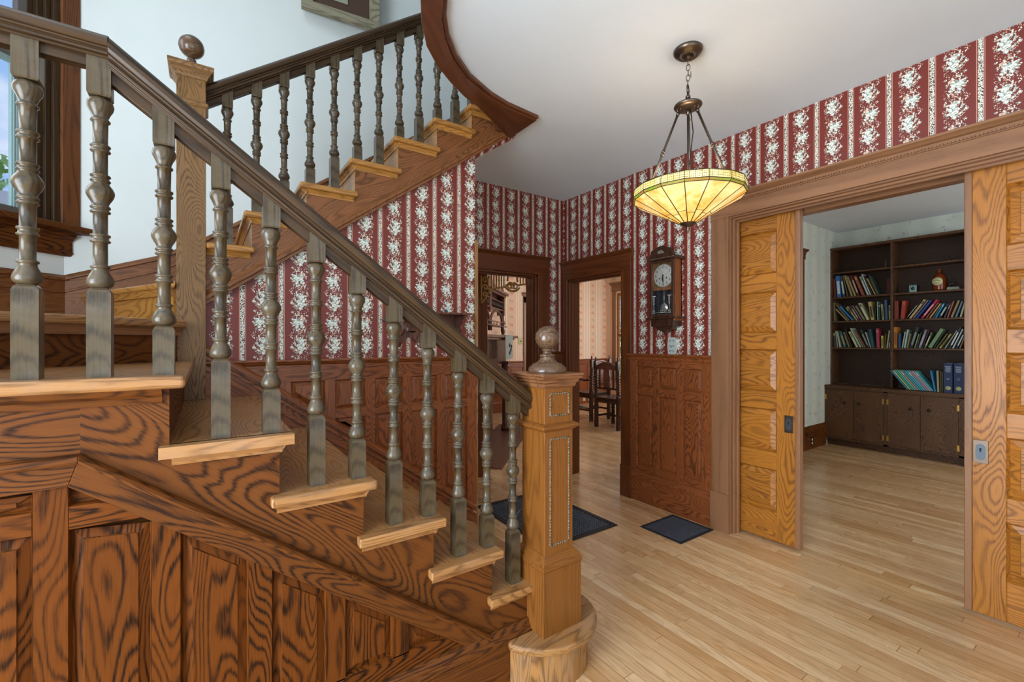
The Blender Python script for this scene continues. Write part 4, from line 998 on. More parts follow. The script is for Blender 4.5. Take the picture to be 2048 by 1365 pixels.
# ================================================================== FLOOR REGISTERS
def register(x0, x1, y0, y1, label, cells, rim, fine=False, fan=False):
    t = empty('floor_register', ((x0 + x1) / 2, (y0 + y1) / 2, 0), label, 'floor register', 'iron floor registers')
    m = MB(); z0, z1 = .0005, .007
    m.box(x0, x1, y0, y0 + rim, z0, z1); m.box(x0, x1, y1 - rim, y1, z0, z1); m.box(x0, x0 + rim, y0 + rim, y1 - rim, z0, z1); m.box(x1 - rim, x1, y0 + rim, y1 - rim, z0, z1)
    m.build('frame', SOOT if not fine else plain('worn_grey_blue_iron', '363b43', .4, .5), t, .0015)
    g = MB(); a0, a1, b0, b1 = x0 + rim, x1 - rim, y0 + rim, y1 - rim
    n1, n2 = int((a1 - a0) / cells), int((b1 - b0) / cells); w = .0019 if not fine else .0024
    for i in range(1, n1): x = a0 + (a1 - a0) * i / n1; g.box(x - w, x + w, b0, b1, z0, .0055)
    for i in range(1, n2): y = b0 + (b1 - b0) * i / n2; g.box(a0, a1, y - w, y + w, z0, .0052)
    if fan:
        cx, cy = (a0 + a1) / 2, (b0 + b1) / 2; r = min(a1 - a0, b1 - b0) * .34
        pts = [(cx + r * math.cos(2 * PI * i / 40), cy + r * math.sin(2 * PI * i / 40), .006) for i in range(40)]
        g.tube(pts, .004, 6, True); g.tube([(cx + .25 * r * math.cos(2 * PI * i / 20), cy + .25 * r * math.sin(2 * PI * i / 20), .006) for i in range(20)], .004, 6, True)
        for i in range(12): th = 2 * PI * i / 12; g.tube([(cx + .25 * r * math.cos(th), cy + .25 * r * math.sin(th), .006), (cx + r * math.cos(th), cy + r * math.sin(th), .006)], .003, 5)
    g.build('grille', plain('grey_blue_iron', '66717f', .35, .5), t)
    d = MB(); d.box(x0 + .004, x1 - .004, y0 + .004, y1 - .004, .0002, .0006); d.build('duct_opening', plain('dark_duct', '06080c', .9), t)
register(1.80, 2.462, 2.20, 3.10, 'big black cast iron floor grille behind the newel post', .021, .035, fan=True)
register(2.573, 2.955, 1.757, 2.092, 'smaller iron floor grille in front of the right wall panelling', .016, .018, fine=True)
register(5.85, 6.35, 6.45, 6.72, 'far iron floor grille by the back wall of the dining room', .025, .02, fine=True)

# ================================================================== PICTURE ON THE FAR WALL
pic = empty('framed_picture', (.82, 3.42, 3.65), 'weathered wood framed abstract picture on the upper white wall', 'picture')
Q = Matrix.Rotation(math.radians(7), 3, 'Z')
def pb(m, x0, x1, y0, y1, z0, z1, g=None):
    k = len(m.v); m.box(x0, x1, y0, y1, z0, z1, g)
    for i in range(k, len(m.v)): m.v[i] = Q.transposed() @ (m.v[i] - V((.82, 3.36, 0))) + V((.82, 3.36, 0))
X0, X1, ZB = .553, 1.088, 3.69; zt = 4.38; w = .075
m = MB(); pb(m, X0, X0 + w, 3.335, 3.375, ZB, zt, Z_); pb(m, X1 - w, X1, 3.335, 3.375, ZB, zt, Z_); pb(m, X0, X1, 3.33, 3.375, ZB - .012, ZB + w - .03, X_); pb(m, X0, X1, 3.335, 3.375, zt - w, zt, X_)
m.build('frame', OAK_GREY, pic, .003)
m = MB(); pb(m, X0 + .05, X1 - .05, 3.36, 3.372, ZB + .03, zt - .05); m.build('dark_ground', plain('dark_brown_mat', '4f382b', .8), pic)
m = MB(); pb(m, X0 + .19, X0 + .31, 3.352, 3.36, ZB + .115, ZB + .20); m.build('grey_shape', plain('pale_grey_paint', '9a9a86', .7), pic, .012, 3)
m = MB(); pb(m, X0 + .22, X0 + .345, 3.346, 3.354, ZB + .215, zt - .12); m.build('red_shape', plain('brick_red_paint', '8a3a26', .7), pic)
m = MB(); pb(m, X0 + .325, X0 + .385, 3.338, 3.348, ZB + .205, zt - .2); m.build('orange_shape', plain('orange_wood', 'b8733c', .7), pic)

# ================================================================== STAIR WINDOW
def dbox(m, t0, t1, z0, z1, o0, o1, g=None):
    q = [dp(t0, z0, o0), dp(t1, z0, o0), dp(t1, z1, o0), dp(t0, z1, o0)]; m.prism(q, dout * (o1 - o0), g or ((0, 0, 1) if z1 - z0 > t1 - t0 else (1, 1, 0)))
win = empty('window_1', dp(.8, 1.9)); win['kind'] = 'structure'
m = MB()
tE = -.045
dbox(m, tE, .045, WZ0 - .02, 3.9, .0, .052); dbox(m, WN1 + .0, WN1 + .16, WZ0 - .02, 3.9, 0, .052); dbox(m, -.03, WN1 + .16, WZ1, 3.9, 0, .05)
m.build('casing', oak('oak_window_casing', '7c4a26', '4a2a14', K=10, scale=6, stretch=.15), win, .003)
m = MB()
for k, (a, b, o) in enumerate(((.045, .075, .040), (.075, .10, .022), (.10, .125, .004), (.125, .152, -.02))): dbox(m, a, b, WZ0, WZ1, -.05, o)
for k, (a, b, o) in enumerate(((0, .03, .035), (.03, .05, .015))): dbox(m, WN1 - b, WN1 - a, WZ0, WZ1, -.05, o)
m.build('stop_moulding', OAK_RAIL, win, .002)
m = MB(); dbox(m, -.09, WN1 + .2, 1.935, 1.968, 0, .125); st_o = m.build('stool', OAK_STR, win, .006, 2)
m = MB(); m.mould(dp(-.02, 1.935), dp(WN1 + .16, 1.935), [(0, -.125), (.020, -.125), (.036, -.108), (.030, -.10), (.030, -.045), (.044, -.03), (.060, -.018), (.060, 0), (0, 0)], dout); m.build('apron', OAK_STR, win, .001)
m = MB()
dbox(m, .15, WN1 - .05, WZ0, WZ0 + .055, -.05, -.01); dbox(m, .15, WN1 - .05, 2.80, 2.85, -.06, -.01); dbox(m, .15, .19, 2.80, WZ1, -.055, -.02); dbox(m, WN1 - .09, WN1 - .05, WZ0, WZ1, -.05, -.01); dbox(m, .15, WN1 - .05, WZ1 - .05, WZ1, -.055, -.015)
m.build('sash', plain('dark_sash_paint', '6a625c', .5), win, .002)
m = MB(); dbox(m, .15, .20, WZ0 + .05, 2.80, -.065, -.045); dbox(m, .15, WN1 - .06, 2.77, 2.80, -.065, -.045); dbox(m, .15, WN1 - .06, WZ0 + .05, WZ0 + .065, -.065, -.045)
for a in (.160, .176, .188): dbox(m, a, a + .004, WZ0 + .05, 2.80, -.045, -.040)
m.build('storm_frame', plain('pale_aluminium', 'a8c4c4', .4, .1), win, .001)
m = MB(); dbox(m, .185, WN1 - .08, WZ0 + .05, WZ1 - .04, -.06, -.057); m.build('glass', GLASS, win)

# ================================================================== LIBRARY
m = MB(); m.prism([(3.25, 2.41, 0), (6.62, 2.41, 0), (6.62, 2.41, .235), (3.25, 2.41, .235)], (0, -.018, 0), X_); m.mould((3.25, 2.41, .235), (6.62, 2.41, .235), BASECAP, (0, -1, 0))
struct(m, 'baseboard_library', OAK_STR, .001)
m = MB(); m.box(5.83, 5.97, 2.385, 2.41, 0, 2.33, Z_); m.box(4.6, 5.99, 2.38, 2.41, 2.33, 2.42, X_); m.box(4.6, 4.74, 2.385, 2.41, 0, 2.33, Z_); m.box(4.74, 5.83, 2.392, 2.405, 0, 2.33, Z_); m.mould((4.6, 2.41, 2.45), (6.02, 2.41, 2.45), HEADCAP, (0, -1, 0))
struct(m, 'trim_8', OAK_DARK, .002)
def outlet(name, loc, out, right, label, cat='outlet'):
    out, right = V(out), V(right); L = V(loc); m = MB()
    m.prism([L - right * .035 - Z_ * .057, L + right * .035 - Z_ * .057, L + right * .035 + Z_ * .057, L - right * .035 + Z_ * .057], out * .004, Z_)
    o = m.build(name, plain('dark_plate', '2c1c14', .5), None, .001, 1, True, L); tag(o, label, cat)
    m = MB()
    for dz in (-.022, .022): m.lathe([(.0145, 0), (.0145, .003)], L + Z_ * dz + out * .004, 16, out)
    m.build('socket', plain('white_plastic', 'e8e6de', .4), o); return o
outlet('wall_outlet', (6.19, 2.392, .095), (0, -1, 0), X_, 'double wall outlet with white sockets on the library baseboard')
# ---- bookcase
bc = empty('bookcase', (6.8, 1.77, 0), 'built-in dark oak bookcase with open shelves above four cabinet doors', 'bookcase')
XF = 6.80; XB = 7.03; YA, YB = 1.12, 2.412
SH = [1.248, 1.592, 1.905, 2.230]
m = MB(); 
m.box(XF, XB, 2.392, YB, .775, 2.56, Z_); m.box(XF, XB, 1.765, 1.787, .775, 2.53, Z_); m.box(XF, XB, YA, 1.138, .775, 2.56, Z_); m.box(XF - .01, XB, YA - .01, YB, 2.53, 2.56, Y_)
m.build('frame', OAK_BOOK, bc, .002)
m = MB(); m.box(XB - .012, XB - .004, YA, YB, .775, 2.55, Y_); m.build('back_panel', oak('oak_bookcase_back', '422b1a', '1c1109', K=24, scale=7, stretch=.3, rough=.55, coat=0), bc)
for z in SH:
    for a, b in ((1.787, 2.392), (1.140, 1.765)):
        m = MB(); m.box(XF + .005, XB - .012, a, b, z - .012, z + .008, Y_); m.build('shelf', OAK_BOOK, bc, .001)
CX = 6.62
m = MB(); m.box(CX - .008, XB, YA - .02, YB, .735, .772, Y_); m.build('counter', OAK_BOOK, bc, .002)
m = MB(); m.box(CX, CX + .02, 2.396, YB, .09, .735, Z_); m.box(CX, CX + .02, 1.764, 1.805, .09, .735, Z_); m.box(CX, CX + .02, 1.112, 1.165, .09, .735, Z_); m.box(CX, CX + .02, YA - .01, YB, .09, .112, Y_); m.box(CX, CX + .02, YA - .01, YB, .722, .735, Y_)
m.box(CX + .09, CX + .10, YA, YB, 0, .09, Y_); m.box(CX + .02, XB, YA - .01, YA + .01, 0, .735, Z_)
m.build('cabinet_frame', OAK_BOOK, bc, .0015)
for (a, b), kn, hg in zip(((2.104, 2.396), (1.806, 2.100), (1.476, 1.763), (1.167, 1.472)), (2.184, 2.038, 1.552, 1.396), (2.396, 1.806, 1.763, 1.167)):
    m = MB(); m.box(CX - .004, CX + .014, a, b, .114, .720, Z_); d = m.build('cabinet_door', OAK_BOOK, bc, .001)
    m = MB(); m.lathe([(.006, 0), (.006, .012), (.014, .018), (.017, .024), (.012, .030), (.001, .032)], (CX - .004, kn, .566), 14, -X_); m.build('knob', plain('dark_brass_knob', '3c332c', .25, .8), d)
    m = MB()
    for z in (.19, .62): m.box(CX - .009, CX - .003, hg - .009, hg + .009, z - .032, z + .032)
    m.build('hinge', BRASS, d)
# ---- books
PG = plain('page_edges', 'c9bd9c', .8)
BM = {}
def bmat(c):
    if c not in BM: BM[c] = plain('cloth_' + c, c, .6, var=.35)
    return BM[c]
PACK = {}
def quad(yc, z, th, h, lean):
    c, s_ = math.cos(lean), math.sin(lean); L = abs(s_) * th / 2
    # pivot at foot centre; +lean moves the top to +Y
    return [(yc + a * c + b * s_, z + L - a * s_ + b * c) for a, b in ((-th / 2, 0), (th / 2, 0), (th / 2, h), (-th / 2, h))]
def hit(A, B, e=-.0004):
    for P_ in (A, B):
        for i in range(4):
            ax_ = (P_[(i + 1) % 4][1] - P_[i][1], P_[i][0] - P_[(i + 1) % 4][0]); l_ = math.hypot(*ax_)
            pa = [(p[0] * ax_[0] + p[1] * ax_[1]) / l_ for p in A]; pb_ = [(p[0] * ax_[0] + p[1] * ax_[1]) / l_ for p in B]
            if min(max(pa) - min(pb_), max(pb_) - min(pa)) < e: return False
    return True
def book(yc, th, h, lean, z, col, label, group, xf=6.83, depth=.14, deco=None, textcol=None):
    hi = 2.391 if 'left' in group or 'top' in group and 'cabinet' not in group else 1.764; lo_y = 1.7875 if hi > 2 else 1.1385
    h = min(h, (.285 if z > 1 else .42) / max(.5, math.cos(lean)) - th * abs(math.sin(lean)))
    prev = PACK.setdefault((group, z), []); yy = yc
    if max(p[0] for p in quad(yy, z, th, h, lean)) > hi: yy -= max(p[0] for p in quad(yy, z, th, h, lean)) - hi
    while any(hit(quad(yy, z, th, h, lean), p) for p in prev): yy -= .0008
    mn = min(p[0] for p in quad(yy, z, th, h, lean))
    if mn < lo_y:
        # last books of a row: stand straighter so that they fit before the upright
        for k_ in range(40):
            lean *= .93; yy = yc
            while any(hit(quad(yy, z, th, h, lean), p) for p in prev): yy -= .0008
            if min(p[0] for p in quad(yy, z, th, h, lean)) >= lo_y: break
        mn = min(p[0] for p in quad(yy, z, th, h, lean))
        if mn < lo_y: print('NOFIT', label, round(mn - lo_y, 3)); return None
    yc = yy; prev.append(quad(yc, z, th, h, lean))
    """yc: centre of the foot; lean: radians, top moves to +Y"""
    L = V((xf + depth / 2, yc, z)); R = Matrix.Rotation(-lean, 3, 'X')
    # lift so that the lowest corner rests on the shelf
    lift = abs(math.sin(lean)) * th / 2
    L = L + Z_ * (lift + .0004)
    e = empty('book', L, label, 'book', group)
    def pc(x0, x1, y0, y1, z0, z1):
        vs = [(x, y, z_) for x in (x0, x1) for y in (y0, y1) for z_ in (z0, z1)]; return [L + R @ V(p) for p in vs]
    F = [(0, 1, 3, 2), (4, 6, 7, 5), (0, 4, 5, 1), (2, 3, 7, 6), (0, 2, 6, 4), (1, 5, 7, 3)]
    x0, x1 = -depth / 2, depth / 2; c = MB(); t = .0018
    c.add(pc(x0, x0 + .002, -th / 2, th / 2, 0, h), F); c.add(pc(x0, x1, -th / 2, -th / 2 + t, 0, h), F); c.add(pc(x0, x1, th / 2 - t, th / 2, 0, h), F)
    c.build('cover', bmat(col), e)
    p = MB(); p.add(pc(x0 + .002, x1 - .003, -th / 2 + t, th / 2 - t, .003, h - .003), F); p.build('pages', PG, e)
    if deco:
        d = MB()
        for f0, f1 in ((.10, .13), (.62, .86)) if deco[1] == 'a' else (((.15, .75),) if deco[1] == 'b' else ((.78, .92),)):
            d.add(pc(x0 - .0006, x0, -th * .3, th * .3, h * f0, h * f1), F)
        d.build('spine_label', bmat(deco[0]), e)
    return e, L, R, x0
def py2y(u, v, x=6.83):   # pixel column on the spine plane -> Y
    return x / 1.4414 * (2300 - u) / (u - 410)
NM = {}
BW = .785
def shelf_row(rows, z, vbase, vt_scale, side, group, shelfname):
    for (xb, w, xt, h, col, desc, deco) in rows:
        ub = 1640 + (xb + w / 2) / 6.827; y0 = py2y(ub, 0); 
        mpp = abs(py2y(ub + .5, 0) - py2y(ub - .5, 0)); dep = .57 * 6.83 + .8216 * y0
        hp = h / 6.827 * dep / 885; lat = (xt + w / 2 - (xb + w / 2)) / 6.827 * mpp   # px to the right = -Y
        lean = math.atan2(-lat, hp); ln = math.hypot(lat, hp); th = max(.008, w / 6.827 * mpp * abs(math.cos(lean)) * BW)
        ln = min(ln, .285)
        book(y0, th, ln, lean, z, col, desc, group, deco=deco)
def D(base, extra): return base + ' ' + extra
rowA = [(140, 42, 128, 262, '6b2a1e', 'dark red book at the left end of the top book shelf, left bay', None), (195, 76, 170, 300, '2f6fb5', 'thick bright blue book near the left end of the top row, left bay', ('c8d4dc', 'b')),
 (292, 46, 250, 285, '3f4548', 'charcoal book with white title next to the thick blue book', ('c9d0c8', 'b')), (355, 22, 290, 300, '6a6048', 'narrow drab book leaning right of the charcoal book', None), (408, 40, 305, 308, '948660', 'tan book leaning beside the narrow drab book, top left shelf', None), (450, 36, 345, 270, 'a8925f', 'yellowish tan short book leaning on the maroon one, top left shelf', ('7d6a3a', 'c')),
 (508, 40, 395, 305, '5a2026', 'maroon book with white spine lettering leaning on the top left shelf', ('c9b0a8', 'b')), (565, 56, 445, 275, '8a4a35', 'wide reddish brown book leaning on the top left shelf', ('c08a60', 'c')),
 (640, 36, 530, 262, 'b3c5b8', 'pale green book leaning on the top left shelf', ('5a6a62', 'c')), (680, 22, 556, 300, 'c9d3cd', 'thin white book, tallest of the leaning row on the top left shelf', None), (712, 20, 600, 270, '2e2a28', 'thin black book between white and ochre ones, top left shelf', None), (742, 22, 630, 235, 'c2a35a', 'thin ochre book leaning on the top left shelf', None), (775, 36, 655, 265, '3f5148', 'dark green book at the right end of the leaning top left row', None)]
shelf_row(rowA, SH[2] + .008, 0, 0, 'l', 'books on the top book shelf, left bay', '')
rowB = [(150, 32, 140, 255, '7d6f50', 'drab olive book upright at the left end of the second row', None), (318, 24, 160, 165, 'c5b98f', 'cream book slumped low at a steep angle, second row left bay', None), (352, 40, 168, 235, '6b5a40', 'brown book slumped beside the cream one, second row left bay', None),
 (402, 38, 225, 200, '2f86c8', 'sky blue book leaning steeply, second row left bay', None), (448, 32, 310, 205, '23201c', 'black and yellow patterned book, second row left bay', ('b8a83a', 'a')), (488, 28, 355, 195, 'c0b489', 'cream patterned book beside the black and yellow one', ('4a4a40', 'a')), (522, 28, 400, 205, '7a2a3a', 'magenta spined book with pale title, second row left bay', ('d0b8b8', 'b')),
 (556, 28, 430, 205, '6d7466', 'grey green book leaning, second row left bay', None), (590, 36, 470, 200, '8b7a68', 'dusty brown book leaning, second row left bay', None), (634, 46, 512, 235, 'c7c8a0', 'cream book at the right end of the leaning second row, left bay', ('4a4a3a', 'c')),
 (692, 58, 648, 250, 'b8a860', 'thick yellow book with dark lower spine, second row left bay', ('34302c', 'b')), (757, 18, 745, 190, '1f2022', 'thin black upright book after the thick yellow one', None), (782, 18, 775, 248, '9ec0b0', 'thin pale teal book, second row left bay', None), (806, 22, 798, 225, '2f4a3a', 'dark green book with white top, second row left bay', ('b0b8a8', 'c')), (842, 40, 822, 215, '9a9a70', 'olive book upright in the second row left bay', ('5f5f3f', 'b')), (888, 46, 874, 268, '3f5f7d', 'slate blue tall book near the divider, second row', None), (938, 28, 934, 195, 'b7b08a', 'cream patterned book against the divider, second row', ('6a5f4a', 'a'))]
shelf_row(rowB, SH[1] + .008, 0, 0, 'l', 'books on the middle book shelf, left bay', '')
rowC = [(165, 40, 152, 205, '43463f', 'dark grey book at the left end of the lowest book row', ('c0b890', 'c')), (224, 18, 202, 225, 'b8bf95', 'thin cream green book, second in the lowest left row', None), (262, 30, 222, 205, 'b5bfae', 'pale grey book in the lowest left row', None), (322, 46, 256, 215, '356a78', 'teal and tan book leaning in the lowest left row', ('b08a6a', 'b')), (382, 34, 310, 205, '7a7a4a', 'olive book with red tip in the lowest left row', ('9a4a34', 'c')), (420, 24, 334, 255, '3c2c20', 'dark brown book rising above its neighbours, lowest left row', None),
 (486, 44, 378, 215, 'c3c9a0', 'cream book leaning in the lowest left row', ('9a8a4a', 'a')), (538, 34, 400, 262, 'a9b79b', 'light green tall leaning book, lowest left row', None), (572, 24, 436, 235, '7d8a76', 'grey green thin leaning book, lowest left row', None), (600, 26, 470, 215, '8a5a42', 'reddish brown leaning book, lowest left row', None), (645, 40, 535, 240, '39463f', 'dark green leaning book with pale letters, lowest left row', ('8a9a8c', 'b')), (684, 14, 612, 210, 'c9d0c4', 'very thin white leaning book, lowest left row', None), (703, 50, 655, 250, '27525a', 'dark teal thick book beside the crimson one', ('1f3a40', 'a')),
 (768, 56, 755, 262, 'a33848', 'thick crimson upright book in the lowest left row', ('c06a78', 'c')), (832, 38, 830, 165, 'bcb64e', 'short yellow green book right of the crimson one', ('6a6a2a', 'b')), (880, 16, 888, 188, '8a6248', 'thin brown book leaning right, lowest left row', None), (904, 26, 936, 235, 'b9c49c', 'pale green book leaning on the divider, lowest left row', None), (942, 18, 944, 70, 'd8d8c8', 'very short white booklet beside the divider, lowest left row', None)]
shelf_row(rowC, SH[0] + .008, 0, 0, 'l', 'books on the lowest book shelf, left bay', '')
rowD = [(1008, 74, 1006, 250, '7a3527', 'thick rust brown upright book at the start of the right bay', None), (1088, 76, 1112, 250, '9b3a28', 'thick brick red book leaning right, first row right bay', ('b8553a', 'c')), (1165, 20, 1365, 235, '3c4440', 'thin dark book with white edge leaning far right', ('c0c8c0', 'b')), (1205, 50, 1405, 245, 'c0a070', 'tan book with black title leaning far right', ('4a3a2a', 'c')), (1262, 26, 1462, 240, '7f8890', 'grey book leaning between tan and blue ones', None), (1302, 34, 1500, 235, '3a4f9b', 'royal blue book leaning in the upper right row', None), (1368, 54, 1570, 238, 'b51f44', 'bright crimson book leaning in the upper right row', ('d8a0a8', 'b')),
 (1436, 30, 1598, 205, '8a5f3a', 'brown book leaning right of the crimson one', None), (1482, 32, 1630, 190, 'd0a070', 'peach coloured book leaning in the upper right row', None), (1530, 24, 1650, 195, '4a6a5a', 'thin dark green book beside the peach one', None), (1566, 30, 1680, 192, '2a8fd0', 'bright blue thin book leaning in the upper right row', ('c8e0ea', 'c')), (1610, 52, 1725, 185, '24282a', 'black book with white title, upper right row', ('a8b0a8', 'b')), (1680, 34, 1770, 195, '3a3f44', 'dark patterned book right of the black one', ('8a8f88', 'a')), (1728, 30, 1812, 222, 'b05a48', 'salmon red book leaning in the upper right row', None), (1775, 46, 1874, 225, '8a8262', 'olive drab book near the right end, upper right row', None), (1838, 36, 1925, 215, '6f8296', 'grey blue book near the right end, upper right row', None), (1900, 40, 1965, 215, 'b5b09a', 'cream book last in the upper right row', None)]
shelf_row(rowD, SH[1] + .008, 0, 0, 'r', 'books on the middle book shelf, right bay', '')
rowE = [(1002, 60, 1000, 285, 'b8792a', 'orange upright book at the left end of the lower right row', ('8a5518', 'b')), (1066, 42, 1068, 200, '2b4a7a', 'navy blue short upright book beside the orange one', None), (1112, 26, 1152, 220, 'b3bd9b', 'pale green leaning book after the navy one', None), (1142, 32, 1184, 250, 'a8bdb5', 'pale teal leaning book in the lower right row', None), (1180, 26, 1222, 195, '8b8a66', 'olive green small leaning book, lower right row', None), (1214, 58, 1305, 280, '2a2f33', 'thick black tall book with pale title, lower right row', ('7f8a86', 'b')), (1282, 24, 1340, 190, '8a9a62', 'leaf green thin leaning book, lower right row', None), (1312, 20, 1372, 215, '49543f', 'moss green thin leaning book, lower right row', None), (1336, 50, 1425, 245, '7a7484', 'mauve grey book with title lines, lower right row', ('a8a0b0', 'b')),
 (1392, 20, 1478, 240, '4a2f30', 'dark maroon thin leaning book, lower right row', None), (1416, 34, 1510, 215, '5b6a4a', 'black and green titled leaning book, lower right row', ('c0c8a8', 'b')), (1460, 80, 1628, 252, '6f8a63', 'broad sage green leaning book, lower right row', None), (1548, 22, 1692, 245, '3a4a34', 'dark green thin leaning book, lower right row', None), (1578, 30, 1722, 195, '6b5f3d', 'khaki brown leaning book, lower right row', None), (1620, 40, 1765, 190, 'a09a5c', 'yellow olive leaning book, lower right row', ('5a5430', 'b')), (1695, 22, 1858, 240, 'b8bcb4', 'thin pale grey leaning book, lower right row', None), (1744, 46, 1892, 285, '30363a', 'black book with white stripe leaning near the right end', ('d0d6d4', 'b')), (1800, 30, 1935, 262, 'c0c8c6', 'thin white leaning book near the right end', None), (1848, 40, 1965, 240, '28323a', 'black and white leaning book, last but one at right', ('b8c4cc', 'b')), (1895, 26, 1985, 200, '9a7a5a', 'thin tan book at the right end of the lower right row', None)]
shelf_row(rowE, SH[0] + .008, 0, 0, 'r', 'books on the lowest book shelf, right bay', '')
# bottom compartment: leaning thin volumes, upright ones and two navy volumes (pixel columns from the second close-up)
cols = ['2f7fb0', 'b8c06a', '3aa890', '5fc0a8', 'c88a80', '3fa0a8', '4aa8b8', '5fb0c0', '9a8a9a', 'c09a98', '4fb0b8']
nmz = ['blue', 'yellow green', 'sea green', 'light teal', 'rose pink', 'dark turquoise', 'aqua', 'powder blue', 'lilac grey', 'dusty pink', 'pale turquoise']
for i in range(11):
    ub = 1650 + (905 + i * 27.5) / 5.459; y0 = py2y(ub, 0, 6.70)
    book(y0, .016, .262, math.radians(36), .7725, cols[i], 'thin %s volume in the leaning set on the cabinet top' % nmz[i], 'thin volumes leaning on the cabinet top', xf=6.70, depth=.17, deco=('e0d8b0', 'c') if i % 3 == 1 else None)
for (u0, w, lean, h, col, nm) in ((1205, 24, .16, .235, '2f7fb0', 'bright blue thin book tilted at the end of the leaning set'), (1238, 28, .03, .235, 'a39a6a', 'khaki upright book between the blue one and the navy volumes'), (1262, 16, 0, .232, '6a4a38', 'brown narrow upright book beside the navy volumes'), (1280, 14, 0, .230, '8a8a60', 'olive narrow upright book beside the navy volumes')):
    ub = 1650 + u0 / 5.459; book(py2y(ub, 0, 6.70), .0165 * w / 24, h, lean, .7725, col, nm, 'upright books on the cabinet top', xf=6.70, depth=.17)
nb = []
for (u0, nm) in ((1344, 'left of the two thick navy volumes in the bottom right compartment'), (1458, 'right of the two thick navy volumes in the bottom right compartment')):
    ub = 1650 + u0 / 5.459; y0 = py2y(ub, 0, 6.68)
    e, L, R, x0 = book(y0, .074, .325, 0, .7725, '182b52', nm, 'navy volumes on the cabinet top', xf=6.68, depth=.2, deco=None)
    d = MB()
    for r_ in range(6): d.box(L.x + x0 - .0008, L.x + x0, y0 - .024 + .004 * (r_ % 2), y0 + .024 - .003 * (r_ % 3), .7725 + .285 - r_ * .0115, .7725 + .290 - r_ * .0115)
    d.box(L.x + x0 - .0008, L.x + x0, y0 - .012, y0 + .012, .7725 + .155, .7725 + .159); d.box(L.x + x0 - .0008, L.x + x0, y0 - .01, y0 + .01, .7725 + .144, .7725 + .147)
    d.build('spine_lettering', plain('silver_lettering', '9aa6b4', .4), e)
    d = MB(); d.lathe([(.022, 0), (.024, .0008), (.018, .0014), (.001, .0014)], (L.x + x0, y0, .7725 + .05), 20, -X_); d.build('emblem', plain('gilt_emblem', '9a9a6a', .4), e)
# ---- objects on the shelves
zz = SH[2] + .0085
cm_ = empty('vintage_camera', (6.87, 1.545, zz), 'small old box camera with silver face on the upper right shelf', 'camera')
yv = py2y(1640 + 1270 / 6.827, 0, 6.85)
m = MB(); m.box(6.855, 6.95, yv - .032, yv + .045, zz, zz + .085); m.build('body', plain('black_leatherette', '15181a', .6), cm_, .003)
m = MB(); m.box(6.850, 6.856, yv - .032, yv + .034, zz + .002, zz + .088); fp = m.build('face_plate', plain('silver_face', '8fa8a4', .35, .5), cm_, .002)
m = MB(); m.lathe([(.018, 0), (.018, .006), (.014, .008), (.011, .010), (.001, .010)], (6.850, yv, zz + .045), 20, -X_); m.build('lens', plain('dark_lens', '1c3034', .15), cm_)
m = MB()
for dy in (-.02, 0, .02): m.lathe([(.006, 0), (.006, .002)], (6.850, yv + dy, zz + .077), 10, -X_)
m.build('viewfinder', plain('dark_lens', '1c3034', .15), cm_)
yv = py2y(1640 + 1615 / 6.827, 0, 6.86); fl_ = empty('glass_bottle', (6.90, yv, zz), 'big amber glass jug bottle with round cream label on the upper right shelf', 'bottle')
def amber():
    m, nt, b = newmat('amber_bottle_glass'); b.inputs['Base Color'].default_value = hx('8a3a10'); b.inputs['Roughness'].default_value = .08; b.inputs['Transmission Weight'].default_value = .35; b.inputs['IOR'].default_value = 1.45; return m
m = MB(); m.lathe([(.05, 0), (.058, .006), (.060, .02), (.060, .10), (.057, .14), (.046, .175), (.024, .200), (.015, .212), (.015, .222), (.019, .226), (.019, .234)], (6.905, yv, zz), 32); m.build('glass_body', amber(), fl_)
m = MB(); m.lathe([(.019, 0), (.019, .016), (.001, .018)], (6.905, yv, zz + .234), 16); m.build('cap', plain('rust_cap', '7a3a1c', .5), fl_)
m = MB(); m.lathe([(.001, .0), (.045, 0), (.045, .002), (.001, .002)], (6.845, yv + .004, zz + .105), 32, -X_); lb = m.build('label', plain('cream_label', 'c3c490', .6, var=.1), fl_)
m = MB()
for dz, w_, n_ in ((.022, .030, 4), (.004, .062, 9), (-.014, .036, 6), (-.024, .044, 7)):
    for i in range(n_):
        yy = yv + .004 + w_ / 2 - w_ * i / n_; hh = (.009 if dz == .004 else .004) * (1 if i % 2 else .75)
        m.prism([(6.8428, yy, zz + .105 + dz), (6.8428, yy - w_ / n_ * .62, zz + .105 + dz), (6.8428, yy - w_ / n_ * .62, zz + .105 + dz + hh), (6.8428, yy, zz + .105 + dz + hh)], (-.0005, 0, 0), Z_)
m.build('label_print', plain('dark_red_ink', '5a2a20', .6), lb)
yv = py2y(1640 + 1820 / 6.827, 0, 6.87); it = empty('desk_ornament', (6.9, yv, zz), 'dark figure on a pale grey stone base, upper right shelf', 'ornament')
m = MB(); m.prism([(6.86, yv - .055, zz), (6.86, yv + .055, zz), (6.86, yv + .048, zz + .035), (6.86, yv - .048, zz + .030)], (.06, 0, 0)); m.build('stone_base', plain('pale_grey_stone', '8c9488', .6), it, .004, 2)
m = MB(); m.tube([(6.89, yv + .035, zz + .034), (6.89, yv + .038, zz + .06), (6.89, yv + .01, zz + .075), (6.89, yv - .02, zz + .062)], [.012, .016, .016, .007], 10); m.lathe([(.01, 0), (.014, .01), (.008, .025), (.001, .028)], (6.89, yv + .035, zz + .062), 12)
m.build('figure', plain('dark_cast_figure', '3c2f28', .4, .4), it)
zz = SH[3] + .0085; yv = py2y(1640 + 600 / 6.827, 0, 6.88)
